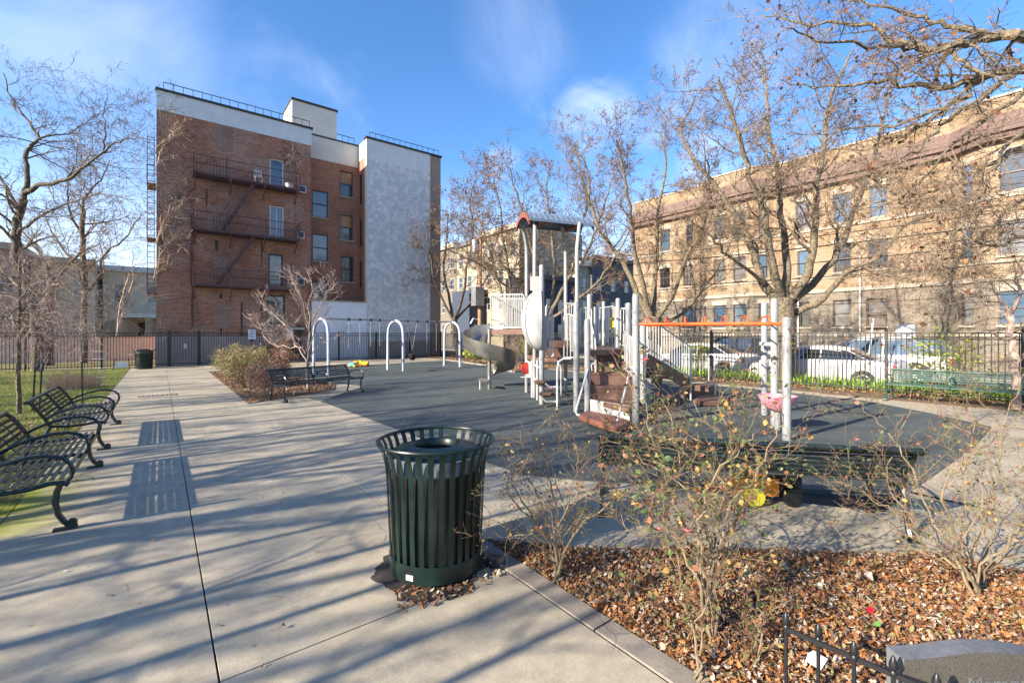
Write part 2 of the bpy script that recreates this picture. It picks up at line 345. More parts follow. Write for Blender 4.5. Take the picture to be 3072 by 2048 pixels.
STUCP = M('plain_grey_stucco', (.50, .54, .56), .85, col2=(.58, .61, .61), sc=1.2, bs=.3, bsc=12, bd=.02)
STUCW = M('cream_stucco', (.58, .56, .50), .85, sc=1, var=.12, bs=.2, bsc=15, bd=.01)
PLINTH = M('concrete_plinth', (.30, .28, .26), .9, col2=(.40, .34, .31), sc=1.3, bs=.4, bsc=20, bd=.01)
PINKW = M('pink_yard_wall', (.60, .48, .42), .9, col2=(.62, .50, .44), sc=1.2, bs=.2, bsc=15)
TAR = M('roof_tar', (.03, .03, .033), .7)
IRON = M('rusty_iron', (.055, .028, .026), .6, col2=(.10, .045, .035), sc=8, bs=.2)
IRONB = M('black_iron', (.02, .02, .022), .5)
STONE = M('pale_limestone', (.34, .30, .24), .85, sc=2, var=.15, bs=.2, bsc=25)
TILE = M('mansard_tile', (.105, .065, .052), .8, col2=(.15, .10, .085), sc=6, bs=.5, bsc=20, bd=.02)
BRWN = M('brown_window_paint', (.09, .05, .04), .5)
WFRW = M('white_window_paint', (.55, .55, .55), .45)
WFRD = M('dark_window_paint', (.02, .03, .045), .4)
GLASS = Mglass('window_glass', (.05, .09, .14)); GLASSD = Mglass('dark_window_glass', (.02, .025, .03)); GLASSL = Mglass('curtained_glass', (.12, .115, .11))
CREAM = M('cream_house_brick', (.36, .31, .225), .85, sc=1.5, var=.35)
GREYS = M('dark_shingle', (.10, .105, .115), .8, sc=3); NAVY = M('navy_siding', (.035, .05, .085), .7, sc=3); PALES = M('pale_green_siding', (.42, .44, .33), .8)
BROWNH = M('brown_house_siding', (.42, .30, .22), .85, sc=2)
MAROON = M('maroon_paint', (.10, .02, .03), .6); TEALC = M('pale_teal_trim', (.50, .58, .54), .6)
PWHITE = M('white_car_paint', (.52, .52, .53), .18, bs=0, var=.03, spec=.6); PBLACK = M('black_car_paint', (.02, .02, .022), .18, bs=0); PSILV = M('silver_car_paint', (.50, .52, .54), .25, bs=0, var=.05)
TYRE = M('tyre_rubber', (.02, .02, .02), .8); WOODP = M('utility_pole_wood', (.27, .14, .075), .9, col2=(.36, .22, .13), sc=6, bs=.6, bsc=30)
PAPER = M('white_paper', (.75, .76, .78), .6, bs=0); INK = M('dark_ink', (.05, .06, .12), .6, bs=0); SIGNB = M('pale_blue_sign', (.55, .68, .80), .5, bs=0)
GRAN = M('polished_granite', (.05, .048, .042), .32, col2=(.12, .115, .105), sc=200, bs=.1, bsc=300); GRANT = M('rough_granite_top', (.13, .14, .155), .6, sc=30, bs=.3)
STAIN = M('wet_dirt_stain', (.028, .022, .018), .75, col2=(.05, .04, .032), sc=20, bs=.4)
DRY = M('dry_grass', (.45, .33, .22), .9)

# ------------------------------------------------------------------ setting: ground sheets
def structp(name, poly, z0, z1, m, c=0):
    o = MB().prism([tuple(p) for p in poly], z0, z1, c).build(name, m); return tag(o, kind='structure')
structp('ground', [(-400, -300), (500, -300), (500, 500), (-400, 500)], -.9, -.30, GROUND)
structp('lawn', [(-60, -25), (-1.14, -25), (-1.14, 30.6), (-.2, 30.6), (-.2, 62), (-60, 62)], -.5, -.008, LAWN)
structp('paving_bed', [(-1.15, -25), (17.55, -25), (17.55, 30.9), (-1.15, 30.9)], -.5, -.05, JOINT)
structp('road', [(17.8, -60), (25.6, -60), (25.6, 160), (17.8, 160)], -.5, -.14, ASPH)
structp('far_pavement', [(25.9, -60), (31.2, -60), (31.2, 160), (25.9, 160)], -.5, .0, CONC2)
structp('side_road', [(25.6, 26.5), (120, 26.5), (120, 36.5), (25.6, 36.5)], -.5, .006, ASPH)
for x0, x1, nm in ((17.56, 17.8, 'near_kerb'), (25.6, 25.9, 'far_kerb')):
    k = thing(nm, (x0, 0, 0), kind='structure'); me = MB().cbox(0, 0, -.3, x1-x0, 2.38, .01, .02).mesh('kerbstone', CONC2)
    for i in range(22): inst(me, 'kerbstone', k, (0, -8+i*2.4, 0))
# concrete slabs, each a part of the paving
pv = thing('concrete_paving', (0, 0, 0), kind='structure')
def slab(poly):
    MB().prism(offset(poly, .0045), -.10, 0, .002).build('slab', CONC, pv)
def rslab(x0, y0, x1, y1): slab([(x0, y0), (x1, y0), (x1, y1), (x0, y1)])
YJ = [-6.3, -3.3, -.3, 2.71, 5.70, 8.72, 11.75, 14.75, 17.75, 20.75, 23.75, 26.75, 29.95]
for i in range(len(YJ)-1):
    rslab(-1.16, YJ[i], .237, YJ[i+1])
    if YJ[i] > 3 or YJ[i] < 2.7:
        rslab(.237, YJ[i], 2.02 if YJ[i] < 2.7 else 1.79, YJ[i+1]) if not (YJ[i] == 2.71) else None
rslab(-2.6, 5.70, -1.16, 6.9)
slab([(.237, 2.71), (1.98, 2.71), (1.79, 3.2), (1.79, 5.70), (.237, 5.70)])
for a, b in ((4.36, 8.3), (8.3, 12.3), (12.3, 16.6)): rslab(1.79, a, 5.4 if a > 12 else 3.9, b)
slab([(1.79, 4.36), (1.79, 4.25), (2.14, 4.02), (2.9, 3.55), (3.75, 2.65), (4.55, 3.1), (3.9, 4.0), (3.6, 4.36)])
slab([(1.79, 4.25), (1.79, 3.42), (2.22, 3.20), (2.72, 2.62), (3.35, 2.12), (3.75, 2.65), (2.9, 3.55), (2.14, 4.02)])
slab([(3.35, 2.12), (4.15, 1.44), (4.87, .81), (5.6, 1.3), (4.55, 3.1), (3.75, 2.65)])
slab([(4.87, .81), (5.05, .3), (6.4, -1), (6.6, 1.3), (5.6, 1.3)])
for x in range(6): rslab(6.5+x*1.7, -2.0, 8.2+x*1.7, 1.5)
for x in range(5): rslab(1.79+x*3.05, 24.2, 4.84+x*3.05, 27.1); rslab(1.79+x*3.05, 27.1, 4.84+x*3.05, 29.95)
for y in range(7): rslab(12.1, 1.5+y*2.4, 16.15, 3.9+y*2.4)
# bed kerb beside the foreground leaf bed
kb = thing('bed_kerb', (2.02, 0, 0), kind='structure')
for y0, y1 in ((-3, -1.4), (-1.4, .25), (.25, 1.83), (1.83, 3.22)): MB().cbox(.012, y0+.006, -.2, .165, y1-.006, .003, .003).build('kerbstone', CONC2, kb)
rub = [(3.27, 12.34), (3.54, 4.40), (3.96, 3.78), (4.41, 3.27), (5.74, 2.03), (6.5, 1.28), (9.9, 1.18), (12.3, 1.24), (13.4, 2.3), (14.5, 3.74), (14.7, 5.3),
       (14.85, 14), (15.0, 16.7), (12.5, 16.05), (13.8, 19.5), (14.7, 25.9), (8.1, 24.8), (3.6, 24.2), (4.92, 16.3), (5.36, 14.97)]
structp('rubber_play_surface', rub, -.2, .006, RUBm)
structp('planting_bed', [(1.73, 12.95), (4.3, 14.5), (4.75, 16.0), (3.6, 24.6), (1.76, 24.9)], -.2, .010, SOIL)
structp('leaf_bed', [(2.19, -4), (6.5, -4), (6.3, -1), (5.05, .3), (4.87, .78), (3.7, 1.82), (2.72, 2.58), (2.19, 3.17)], -.2, -.010, SOIL)
structp('slide_bed', [(12.62, 16.2), (15.2, 16.9), (15.35, 5), (16.6, 5), (16.6, 29.9), (15.2, 29.9), (14.85, 25.9), (13.95, 19.5)], -.2, .012, SOIL)
structp('fence_bed', [(15.2, -6), (17.55, -6), (17.55, 30), (16.62, 30), (16.62, 5), (15.2, 5)], -.2, .009, SOIL)
eb = thing('bed_edging', (12.5, 16, 0), kind='structure')
for a, b in (((12.5, 16.05), (15.1, 16.75)), ((12.5, 16.05), (13.8, 19.5)), ((13.8, 19.5), (14.7, 25.9))):
    MB().bar((a[0], a[1], .02), (b[0], b[1], .02), .13, .12).build('edging_strip', CONC2, eb, world=True)
# drain grate on the path
dg = thing('drain_grate', (-.45, 16.1, 0), label='long narrow rusty drain grate set across the concrete path', cat='drain grate')
MB().box(-.02, 0, -.01, .86, .3, .002).build('grate_frame', BLACKP, dg)
sm = MB().box(0, .02, .002, .06, .28, .006).mesh('grate_bar', IRON)
sm.materials[0] = CONC2
for i in range(8): inst(sm, 'grate_bar', dg, (.01+i*.104, 0, 0))

# ------------------------------------------------------------------ walls with openings
def wall(mb, O, U, Wd, z0, z1, ops, depth=.16, nrm=None, m=0):
    O = Vector(O); U = Vector(U); nrm = Vector(nrm)
    us = sorted(set([0, Wd]+[v for o in ops for v in o[:2] if 0 < v < Wd])); zs = sorted(set([z0, z1]+[v for o in ops for v in o[2:4] if z0 < v < z1]))
    def p(u, z, d=0): return tuple(Vector((O.x, O.y, 0))+U*u+Vector((0, 0, z))-nrm*d)
    for i in range(len(us)-1):
        for j in range(len(zs)-1):
            cu = (us[i]+us[i+1])/2; cz = (zs[j]+zs[j+1])/2
            if any(o[0] < cu < o[1] and o[2] < cz < o[3] for o in ops): continue
            mb.quad(p(us[i], zs[j]), p(us[i+1], zs[j]), p(us[i+1], zs[j+1]), p(us[i], zs[j+1]), m)
    for a, b, c, d in [o[:4] for o in ops]:
        mb.quad(p(a, c), p(a, d), p(a, d, depth), p(a, c, depth), m); mb.quad(p(b, c, depth), p(b, d, depth), p(b, d), p(b, c), m)
        mb.quad(p(a, d), p(b, d), p(b, d, depth), p(a, d, depth), m); mb.quad(p(a, c, depth), p(b, c, depth), p(b, c), p(a, c), m)
    return mb
def window(root, O, U, nrm, a, b, c, d, fm, gm, depth=.12, sash='h', sill=None, lintel=None, lm=None, name='window', fr=.05, gm2=None):
    """sash window: frame mesh with pane sub-parts, sill and lintel"""
    O = Vector((O[0], O[1], 0)); U = Vector(U); nrm = Vector(nrm); Z = Vector((0, 0, 1))
    def c3(u, z, dd): return O+U*u+Z*z-nrm*dd
    f = MB(); w2 = (b-a)/2; h2 = (d-c)/2; cu = (a+b)/2; cz = (c+d)/2
    f.obox(c3(a+fr/2, cz, depth-.03), U, nrm, Z, fr/2, .04, h2); f.obox(c3(b-fr/2, cz, depth-.03), U, nrm, Z, fr/2, .04, h2)
    f.obox(c3(cu, c+fr/2, depth-.03), U, nrm, Z, w2-fr, .04, fr/2); f.obox(c3(cu, d-fr/2, depth-.03), U, nrm, Z, w2-fr, .04, fr/2)
    if sash == 'h': f.obox(c3(cu, cz, depth-.03), U, nrm, Z, w2-fr, .035, .025)
    if sash == 'v': f.obox(c3(cu, cz, depth-.03), U, nrm, Z, .03, .035, h2-fr)
    if sash == 'grid':
        f.obox(c3(cu, cz, depth-.03), U, nrm, Z, w2-fr, .03, .025)
        for k in (.33, .66): f.obox(c3(a+(b-a)*k, cz, depth-.03), U, nrm, Z, .012, .025, h2-fr)
        for k in (.25, .75): f.obox(c3(cu, c+(d-c)*k, depth-.03), U, nrm, Z, w2-fr, .024, .012)
    fo = f.build(name, fm, root, world=True)
    if sash == 'h' or sash == 'grid':
        for k, (z0_, z1_) in enumerate(((c+fr, cz-.025), (cz+.025, d-fr))):
            dd = depth+.01-k*.02
            MB().quad(c3(a+fr, z0_, dd), c3(b-fr, z0_, dd), c3(b-fr, z1_, dd), c3(a+fr, z1_, dd)).build('pane', (gm2 if (gm2 and k) else gm), fo, world=True)
    else: MB().quad(c3(a+fr, c+fr, depth), c3(b-fr, c+fr, depth), c3(b-fr, d-fr, depth), c3(a+fr, d-fr, depth)).build('pane', gm, fo, world=True)
    if sill: MB().obox(c3(cu, c-.06, -.03), U, nrm, Z, w2+.08, .06, .055).build('sill', sill, root, world=True)
    if lintel: MB().obox(c3(cu, d+lintel/2, -.012), U, nrm, Z, w2+.1, .02, lintel/2).build('lintel', lm, root, world=True)
    return fo
def arch(root, O, U, nrm, a, b, d, m, th=.24, rise=.10):     # segmental brick arch of separate soldier bricks
    O = Vector((O[0], O[1], 0)); U = Vector(U); nrm = Vector(nrm); Z = Vector((0, 0, 1)); n = max(5, int((b-a+.2)/.085)); me = None
    for i in range(n):
        s_ = (i+.5)/n*2-1; u = (a+b)/2+s_*(b-a+.16)/2; z = d+th/2+rise*(1-s_*s_)-.03; ang = s_*.28
        uu = (U*math.cos(ang)-Z*math.sin(ang)); zz = (Z*math.cos(ang)+U*math.sin(ang))
        MB().obox(O+U*u+Z*z+nrm*.006, uu, nrm, zz, (b-a+.16)/n/2*.82, .02, th/2).build('arch_brick', m, root, world=True)

# ------------------------------------------------------------------ red brick building behind the back fence
BY = 30.93; bb = thing('apartment_building', (0, BY, 0), label='four storey red brick apartment block with iron fire escape and grey stucco end bay', cat='building')
XX = Vector((1, 0, 0)); YY = Vector((0, 1, 0)); NY = Vector((0, -1, 0)); NX = Vector((-1, 0, 0))
xL = -.15; xR = 7.63; rx0 = 7.63; rx1 = 11.27; gx1 = 16.1; ex1 = 17.0; RY = BY+1.7
def fr(px0, py0, px1, py1, Y=BY):
    a = fy(px0, (py0+py1)/2, Y); b = fy(px1, (py0+py1)/2, Y); d = onY((px0+px1)/2, Y); return [a.x-xL, b.x-xL, ZZ(py1, d), ZZ(py0, d)]
doors = [fr(808, 478, 852, 562), fr(808, 618, 852, 714), fr(805, 762, 850, 858), fr(800, 885, 855, 972)]
zt = ZZ(265, onY(470, BY))
m1 = wall(MB(), (xL, BY, 0), XX, xR-xL, 1.6, 13.75, doors, .18, NY); m1.build('wall', BRICK, bb, world=True)
MB().box(xL-.04, BY-.04, -.3, xR, BY+.3, 1.6).build('plinth', PLINTH, bb, world=True)
MB().box(xL, BY-.03, 13.75, xR+.05, BY+.3, zt-.08).build('parapet', STUCP, bb, world=True)
MB().box(xL-.05, BY-.10, zt-.08, xR+.12, BY+.36, zt+.04).build('coping', TAR, bb, world=True)
side = MB(); side.quad((xL, BY+12, 0), (xL, BY, 0), (xL, BY, zt-.08), (xL, BY+12, zt-.08)); side.quad((xL, BY+.3, zt-.1), (xR, BY+.3, zt-.1), (xR, BY+12, zt-.1), (xL, BY+12, zt-.1)); side.quad((xR, BY, 0), (xR, RY, 0), (xR, RY, 15), (xR, BY, 15)); side.quad((ex1, BY, 0), (ex1, BY+12, 0), (ex1, BY+12, zt), (ex1, BY, zt)); side.quad((xL, BY+12, 0), (xL, BY+12, zt), (ex1, BY+12, zt), (ex1, BY+12, 0))
side.build('side_wall', BRICK, bb, world=True)
fs = [(WFRW, GLASS, 'door'), (WFRW, GLASS, 'v'), (WFRD, GLASSD, 'door'), (WFRD, GLASSD, 'h')]
for q, (fm, gm, sa) in zip(doors, fs):
    window(bb, (xL, BY), XX, NY, *q, fm, gm, .14, sa, sill=STONE if sa == 'h' else None, name='door' if sa != 'h' else 'window', fr=.09)
    arch(bb, (xL, BY), XX, NY, q[0], q[1], q[3], BRICKN, .26, .06)
for px, py in ((628, 445), (618, 570), (618, 690), (618, 840), (618, 985)):   # bricked up openings
    a = fy(px+20, py, BY); MB().box(a.x, BY-.012, a.z, a.x+.85, BY+.01, a.z+1.45).build('bricked_opening', BRICKI, bb, world=True)
    arch(bb, (0, BY), XX, NY, a.x, a.x+.85, a.z+1.45, BRICK, .24, .06)
# recess
def fr2(px0, py0, px1, py1): a = fr(px0, py0, px1, py1, RY); return [a[0]+xL-rx0, a[1]+xL-rx0, a[2], a[3]]
rw = [fr2(937, 573, 984, 652), fr2(937, 703, 984, 783), fr2(1020, 515, 1058, 590), fr2(1020, 645, 1058, 720), fr2(1022, 770, 1060, 845), fr2(937, 846, 984, 925)]
wall(MB(), (rx0, RY, 0), XX, rx1-rx0+1, 0, ZZ(487, onY(1000, RY)), rw, .14, NY).build('wall', BRICKN, bb, world=True)
for i, q in enumerate(rw):
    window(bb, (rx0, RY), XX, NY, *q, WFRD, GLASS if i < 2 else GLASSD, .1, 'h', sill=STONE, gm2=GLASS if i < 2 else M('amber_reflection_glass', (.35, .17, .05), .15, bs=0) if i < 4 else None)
    arch(bb, (rx0, RY), XX, NY, q[0], q[1], q[3], BRICKN, .24, .07)
rz = ZZ(487, onY(1000, RY)); rt = ZZ(425, onY(1012, RY))
MB().box(rx0, RY-.03, rz-.02, rx1+.3, RY+.3, rt).build('parapet', STUCW, bb, world=True)
MB().box(rx0+.1, RY-.08, rt, rx1, RY+.35, rt+.1).build('coping', TAR, bb, world=True)
c0 = fy(905, 305, RY); c1 = fy(1010, 343, RY)
MB().box(c0.x-.6, RY-.035, rz+.3, c1.x, RY+2.5, c0.z-.05).build('stair_bulkhead', STUCW, bb, world=True); MB().box(c0.x-.65, RY-.1, c0.z-.05, c1.x+.06, RY+2.6, c0.z+.08).build('coping', TAR, bb, world=True)
# side return facing -X, sunlit brick with its own windows
gz = ZZ(412, onY(1100, BY))
so_ = [(.35, .75, 10.9, 13.0), (.35, .75, 7.9, 9.8), (.35, .75, 5.0, 6.9)]
rt_ = wall(MB(), (rx1, RY, 0), Vector((0, -1, 0)), RY-BY, 0, 14.0, so_, .12, NX); rt_.build('side_wall', BRICKN, bb, world=True)
for q in so_: window(bb, (rx1, RY), Vector((0, -1, 0)), NX, *q, WFRD, GLASSD, .08, 'h')
MB().box(rx1-.02, BY+.01, 14.0, rx1+.3, RY, gz-.08).build('parapet', STUCW, bb, world=True)
MB().box(rx1-.03, BY-.06, 0, rx1+.06, BY+.3, gz-.09).build('corner_trim', STUCW, bb, world=True)
MB().box(rx1+.06, BY-.05, 1.2, gx1, BY+.3, gz-1.5).build('stucco_wall', STUC, bb, world=True)
MB().box(rx1+.06, BY-.047, gz-1.5, gx1, BY+.3, gz-.08).build('parapet', STUCP, bb, world=True)
MB().box(rx1+.06, BY-.052, 0, gx1, BY+.3, 1.2).build('peeling_plinth', PLINTH, bb, world=True)
MB().box(gx1, BY-.02, 0, ex1, BY+.3, gz-.1).build('wall', BRICKE, bb, world=True)
MB().box(rx1-.1, BY-.12, gz-.08, ex1+.08, BY+.36, gz+.05).build('coping', TAR, bb, world=True)
lw = ZZ(905, onY(1000, BY)); MB().box(rx0+.05, BY-.06, 0, rx1+.06-.09, BY+.2, lw).build('yard_wall', M('bright_white_render', (.68, .72, .78), .8, sc=2, var=.1), bb, world=True); MB().box(rx0, BY-.1, lw, rx1-.03, BY+.24, lw+.09).build('coping', STONE, bb, world=True)
# roof railings
def roofrail(x0, x1, y, z, h=.55, st=.42):
    r_ = MB().bar((x0, y, z+h), (x1, y, z+h), .035).build('roof_rail', IRONB, bb, world=True)
    me = MB().box(-.012, -.012, 0, .012, .012, h).mesh('baluster', IRONB); n = int((x1-x0)/st)
    for i in range(n+1): inst(me, 'baluster', r_, Vector((x0+(x1-x0)*i/n, y, z))-Vector(bb.location))
roofrail(xL+.3, xR, BY+.3, zt); roofrail(c1.x+.05, rx1-.2, RY+.3, rt+.1); roofrail(rx1+.3, ex1, BY+.3, gz)
# window air conditioners
for px, py in ((905, 570), (900, 706), (900, 846)):
    a = fy(px, py, BY); ac = MB().cbox(a.x-.22, BY-.22, a.z-.22, a.x+.22, BY, a.z+.22, .02).build('air_conditioner', WFRW, bb, world=True); MB().box(a.x-.17, BY-.225, a.z-.17, a.x+.17, BY-.222, a.z+.17).build('grille', WFRD, ac, world=True)
# basement door shelter and entry canopy near the alley
a = fy(830, 1015, BY); MB().box(a.x+.45, BY-.4, 2.0, a.x+1.5, BY, 2.1).build('canopy', TEALC, bb, world=True); MB().box(a.x+.5, BY-.05, .1, a.x+1.4, BY, 1.95).build('basement_door', WFRD, bb, world=True)
a = fy(895, 950, BY); MB().tube([(a.x, BY-.12, .2), (a.x, BY-.12, 2.3)], .06, 8).build('drain_pipe', IRON, bb, world=True)
# fire escape (rear) as one iron part group
fe = thing('fire_escape', (1.5, BY, 0), label='rusty brown iron fire escape with three landings on the red brick wall', cat='fire escape')
lv = [fy(740, 548, BY-.5).z, fy(740, 706, BY-.5).z, fy(740, 862, BY-.5).z]; xa = 1.42; xb = 6.75
for i, z in enumerate(lv):
    pf = MB(); pf.box(xa, BY-1.0, z-.09, xb, BY-.96, z+.03); pf.box(xa, BY-.06, z-.09, xb, BY-.02, z+.03)
    for k in range(9): pf.box(xa, BY-.93+k*.1, z-.02, xb, BY-.89+k*.1, z)
    for k in range(4): pf.box(xa+k*(xb-xa-.05)/3, BY-.96, z-.08, xa+k*(xb-xa-.05)/3+.05, BY-.06, z-.02)
    p_ = pf.build('landing', IRON, fe, world=True)
    rl = MB(); 
    for hh in (.5, .95): rl.bar((xa, BY-.98, z+hh), (xb, BY-.98, z+hh), .035); rl.bar((xa, BY-.98, z+hh), (xa, BY, z+hh), .035); rl.bar((xb, BY-.98, z+hh), (xb, BY, z+hh), .035)
    r_ = rl.build('railing', IRON, fe, world=True); me = MB().box(-.008, -.008, 0, .008, .008, .95).mesh('baluster', IRON)
    for k in range(36): inst(me, 'baluster', r_, Vector((xa+(xb-xa)*k/35, BY-.98, z))-Vector(fe.location))
    for k in range(6): inst(me, 'baluster', r_, Vector((xa, BY-.98+.16*k, z))-Vector(fe.location)); inst(me, 'baluster', r_, Vector((xb, BY-.98+.16*k, z))-Vector(fe.location))
    pm = MB().box(-.035, -.035, -.1, .035, .035, 1.02).mesh('post', IRON)
    for xx_ in (xa, xb, 2.95): inst(pm, 'post', fe, Vector((xx_, BY-.98, z))-Vector(fe.location))
    for k in (0, .33, .66, 1):
        x = xa+.1+(xb-xa-.2)*k; MB().bar((x, BY-.9, z-.08), (x, BY-.02, z-.75), .05).build('bracket', IRON, fe, world=True)
for i in range(2):      # stairs between landings
    z1 = lv[i]-.02; z0 = lv[i+1]; x1_ = 4.35; x0_ = 2.75-.25*i; stf = MB()
    for y in (BY-.82, BY-.32): stf.bar((x0_, y, z0), (x1_, y, z1), .05, .18)
    s_ = stf.build('stair', IRON, fe, world=True)
    for k in range(1, 10): MB().obox(((x0_+(x1_-x0_)*k/10), BY-.57, z0+(z1-z0)*k/10), XX, YY, Vector((0, 0, 1)), .1, .25, .012).build('tread', IRON, s_, world=True)
    MB().bar((x0_-.1, BY-.85, z0+.8), (x1_-.2, BY-.85, z1+.7), .03).build('handrail', IRON, fe, world=True)
MB().box(xa-.02, BY-.05, lv[2]-2.3, xa+.04, BY, lv[2]).build('drop_rail', IRON, fe, world=True); MB().bar((xa-.03, BY-.05, lv[2]), (xa-.03, BY-.05, lv[1]+.9), .09).build('drain_pipe', IRON, fe, world=True)
rs = random.Random(3)
for px, y0, y1, w_ in ((663, 880, 1085, .16), (725, 905, 1095, .12), (785, 885, 1010, .11), (650, 720, 790, .18), (785, 725, 800, .10), (620, 565, 620, .12), (575, 900, 960, .06)):
    a = fy(px, y0, BY); b = fy(px, y1, BY); n = 14; L_ = []; R_ = []
    for k in range(n+1): z = a.z+(b.z-a.z)*k/n; ww = w_*(1-.5*k/n)*rs.uniform(.55, 1.1)/2; L_.append((a.x-ww, BY-.006, z)); R_.append((a.x+ww, BY-.006, z))
    mb = MB().add(L_+R_, [(k, k+1, n+2+k, n+1+k) for k in range(n)]); mb.build('damp_streak', STREAK, bb, world=True)
fe2 = thing('fire_escape', (xL-.4, BY+1.5, 0), label='narrow iron fire escape on the left side of the brick block seen edge on', cat='fire escape')
for z in (4.0, 7.0, 10.0):
    MB().box(xL-.42, BY+.9, z-.05, xL-.02, BY+2.4, z).build('landing', IRON, fe2, world=True)
    for q_ in (.5, .95): MB().bar((xL-.42, BY+.88, z+q_), (xL-.42, BY+2.4, z+q_), .03).build('rail', IRON, fe2, world=True); MB().bar((xL-.4, BY+.9, z+q_), (xL, BY+.9, z+q_), .03).build('rail', IRON, fe2, world=True)
    for q_ in range(8): MB().box(xL-.43, BY+.9+q_*.2, z, xL-.41, BY+.92+q_*.2, z+.95).build('baluster', IRON, fe2, world=True)
    for q_ in range(9): MB().bar((xL-.4, BY+1.1, z+.3*q_+.15), (xL-.1, BY+1.1, z+.3*q_+.15), .03).build('rung', IRON, fe2, world=True)
    for x_ in (xL-.4, xL-.1): MB().bar((x_, BY+1.1, z), (x_, BY+1.1, z+2.7), .03).build('ladder_rail', IRON, fe2, world=True)
# climbing vine stems on the left of the brick facade, dark run-off streaks under the landings
def vine(lab, pts, seed):
    rng = random.Random(seed); t = thing('climbing_vine', fy(*pts[0], BY-.1), label=lab, cat='vine', group='bare vines on the brick wall'); mb = MB(); tips = []
    for k in range(3):
        q = [fy(px+rng.uniform(-18, 18), py+rng.uniform(-15, 15), BY-.08) for px, py in pts]; limb(mb, mb, rng, q, .022, .008, tips, nk=8, ln=.9, maxl=2, up=.05, n=5, jit=.05, rmin=.009, kids=(4, 4, 3), wig=.4, start=.1)
    mb.v = [(x, min(y, BY-.03) if y > BY-.5 else BY-.5+(y-BY+.5)*.2, z) for x, y, z in mb.v]; mb.build('stems', VINE, t, False, True)['kind'] = 'stuff'
vine_defs = (('pale bare vine at the top left corner of the brick facade', [(478, 500), (490, 430), (520, 400), (545, 370)], 1), ('dense pale vine tangle at mid height on the left of the facade', [(480, 720), (500, 660), (530, 620), (555, 600)], 2),
    ('pale vine curling below the mid height tangle on the facade', [(478, 830), (490, 760), (520, 720), (560, 700)], 3), ('thin vine hanging right of the top floor door', [(885, 440), (880, 470), (866, 500)], 4))
# things standing on the top landing
for px, py, m_, lb in ((775, 545, WFRW, 'white plastic chair standing on the top fire escape landing'), (868, 560, WFRW, 'white tub with red contents at the end of the top landing')):
    a = fy(px, py, BY-.5); t = thing('plastic_chair' if px < 800 else 'storage_tub', (a.x, BY-.5, lv[0]), label=lb, cat='chair' if px < 800 else 'tub')
    if px < 800:
        MB().box(-.2, -.2, .38, .2, .2, .42).build('seat', m_, t)
        for x in (-.18, .18):
            for y in (-.18, .18): MB().box(x-.02, y-.02, 0, x+.02, y+.02, .38).build('leg', m_, t)
        for k in range(4): MB().box(-.2+k*.11, .17, .42, -.13+k*.11, .2, .85).build('back_slat', m_, t)
        MB().box(-.2, .168, .85, .2, .205, .9).build('back_rail', m_, t)
    else:
        MB().lathe([(.18, 0), (.24, .34), (.22, .34), (.17, .03)], n=14).build('tub', m_, t, True); MB().lathe([(.26, .34), (.26, .37), (.08, .42), (0, .43)], n=14).build('lid', m_, t, True); MB().box(-.23, -.24, .02, .23, -.19, .1).build('red_cloth', REDP, t)

# ------------------------------------------------------------------ tan apartment row across the street
TX = 31.6; tb = thing('apartment_building', (TX, 10, 0), label='long tan brick three storey apartment row with brown tiled cornice across the street', cat='building')
Yh = 24.1; Yl = -8.0; SY = Vector((0, -1, 0))
def ty(px, py, X=TX): a = fx(px, py, X); return a
wins = [(1980,2010,698,740),(2057,2080,681,730),(2387,2429,610,698),(2607,2663,576,656),(1980,2010,810,850),(2050,2080,800,848),(2392,2430,760,840),(2603,2665,728,815),(1978,2006,930,968),(2048,2080,922,966),(2392,2430,905,985),(2600,2660,903,990)]
ops = []
for x0, x1, y0, y1 in wins:
    a = onX(x0, TX); b = onX(x1, TX); ya = W(x0, a).y; yb = W(x1, b).y; d = (a+b)/2; ops.append((Yh-ya, Yh-yb, ZZ(y1, d), ZZ(y0, d)))
def snap(z): return z
rows = {3: (8.25, 9.95), 2: (5.35, 6.9), 1: (2.15, 3.7)}
ops = [(a, b, *rows[3 if c > 7 else 2 if c > 4 else 1]) for a, b, c, d in ops]
for yy_ in (-1.5, -3.5, -5.5, 9.3): 
    for r_ in rows.values(): ops.append((Yh-yy_-.4, Yh-yy_+.5, *r_))
up = [o for o in ops if o[2] > 4]; lo = [o for o in ops if o[2] < 4]
wall(MB(), (TX, Yh, 0), SY, Yh-Yl, 4.35, 10.7, up, .16, NX).build('wall', BRICKT, tb, world=True)
wall(MB(), (TX-.04, Yh, 0), SY, Yh-Yl, 1.75, 4.3, lo, .2, NX).build('ground_floor_wall', BRICKS, tb, world=True)
MB().box(TX-.12, Yl, -.3, TX+.3, Yh, 1.6).build('basement_wall', BRICKS, tb, world=True)
for z, h, p in ((1.6, .22, .2), (4.2, .2, .14), (5.02, .10, .06), (7.98, .14, .08)): MB().box(TX-p, Yl, z, TX+.02, Yh+.02, z+h).build('stone_band', STONE, tb, world=True)
for i, o in enumerate(ops):
    gl = (GLASS, GLASSD, GLASSL)[i % 3]; window(tb, (TX, Yh), SY, NX, *o, BRWN, gl, .12, 'grid' if i in (4, 5) else 'h', sill=STONE, lintel=.32, lm=STONE, fr=.06)
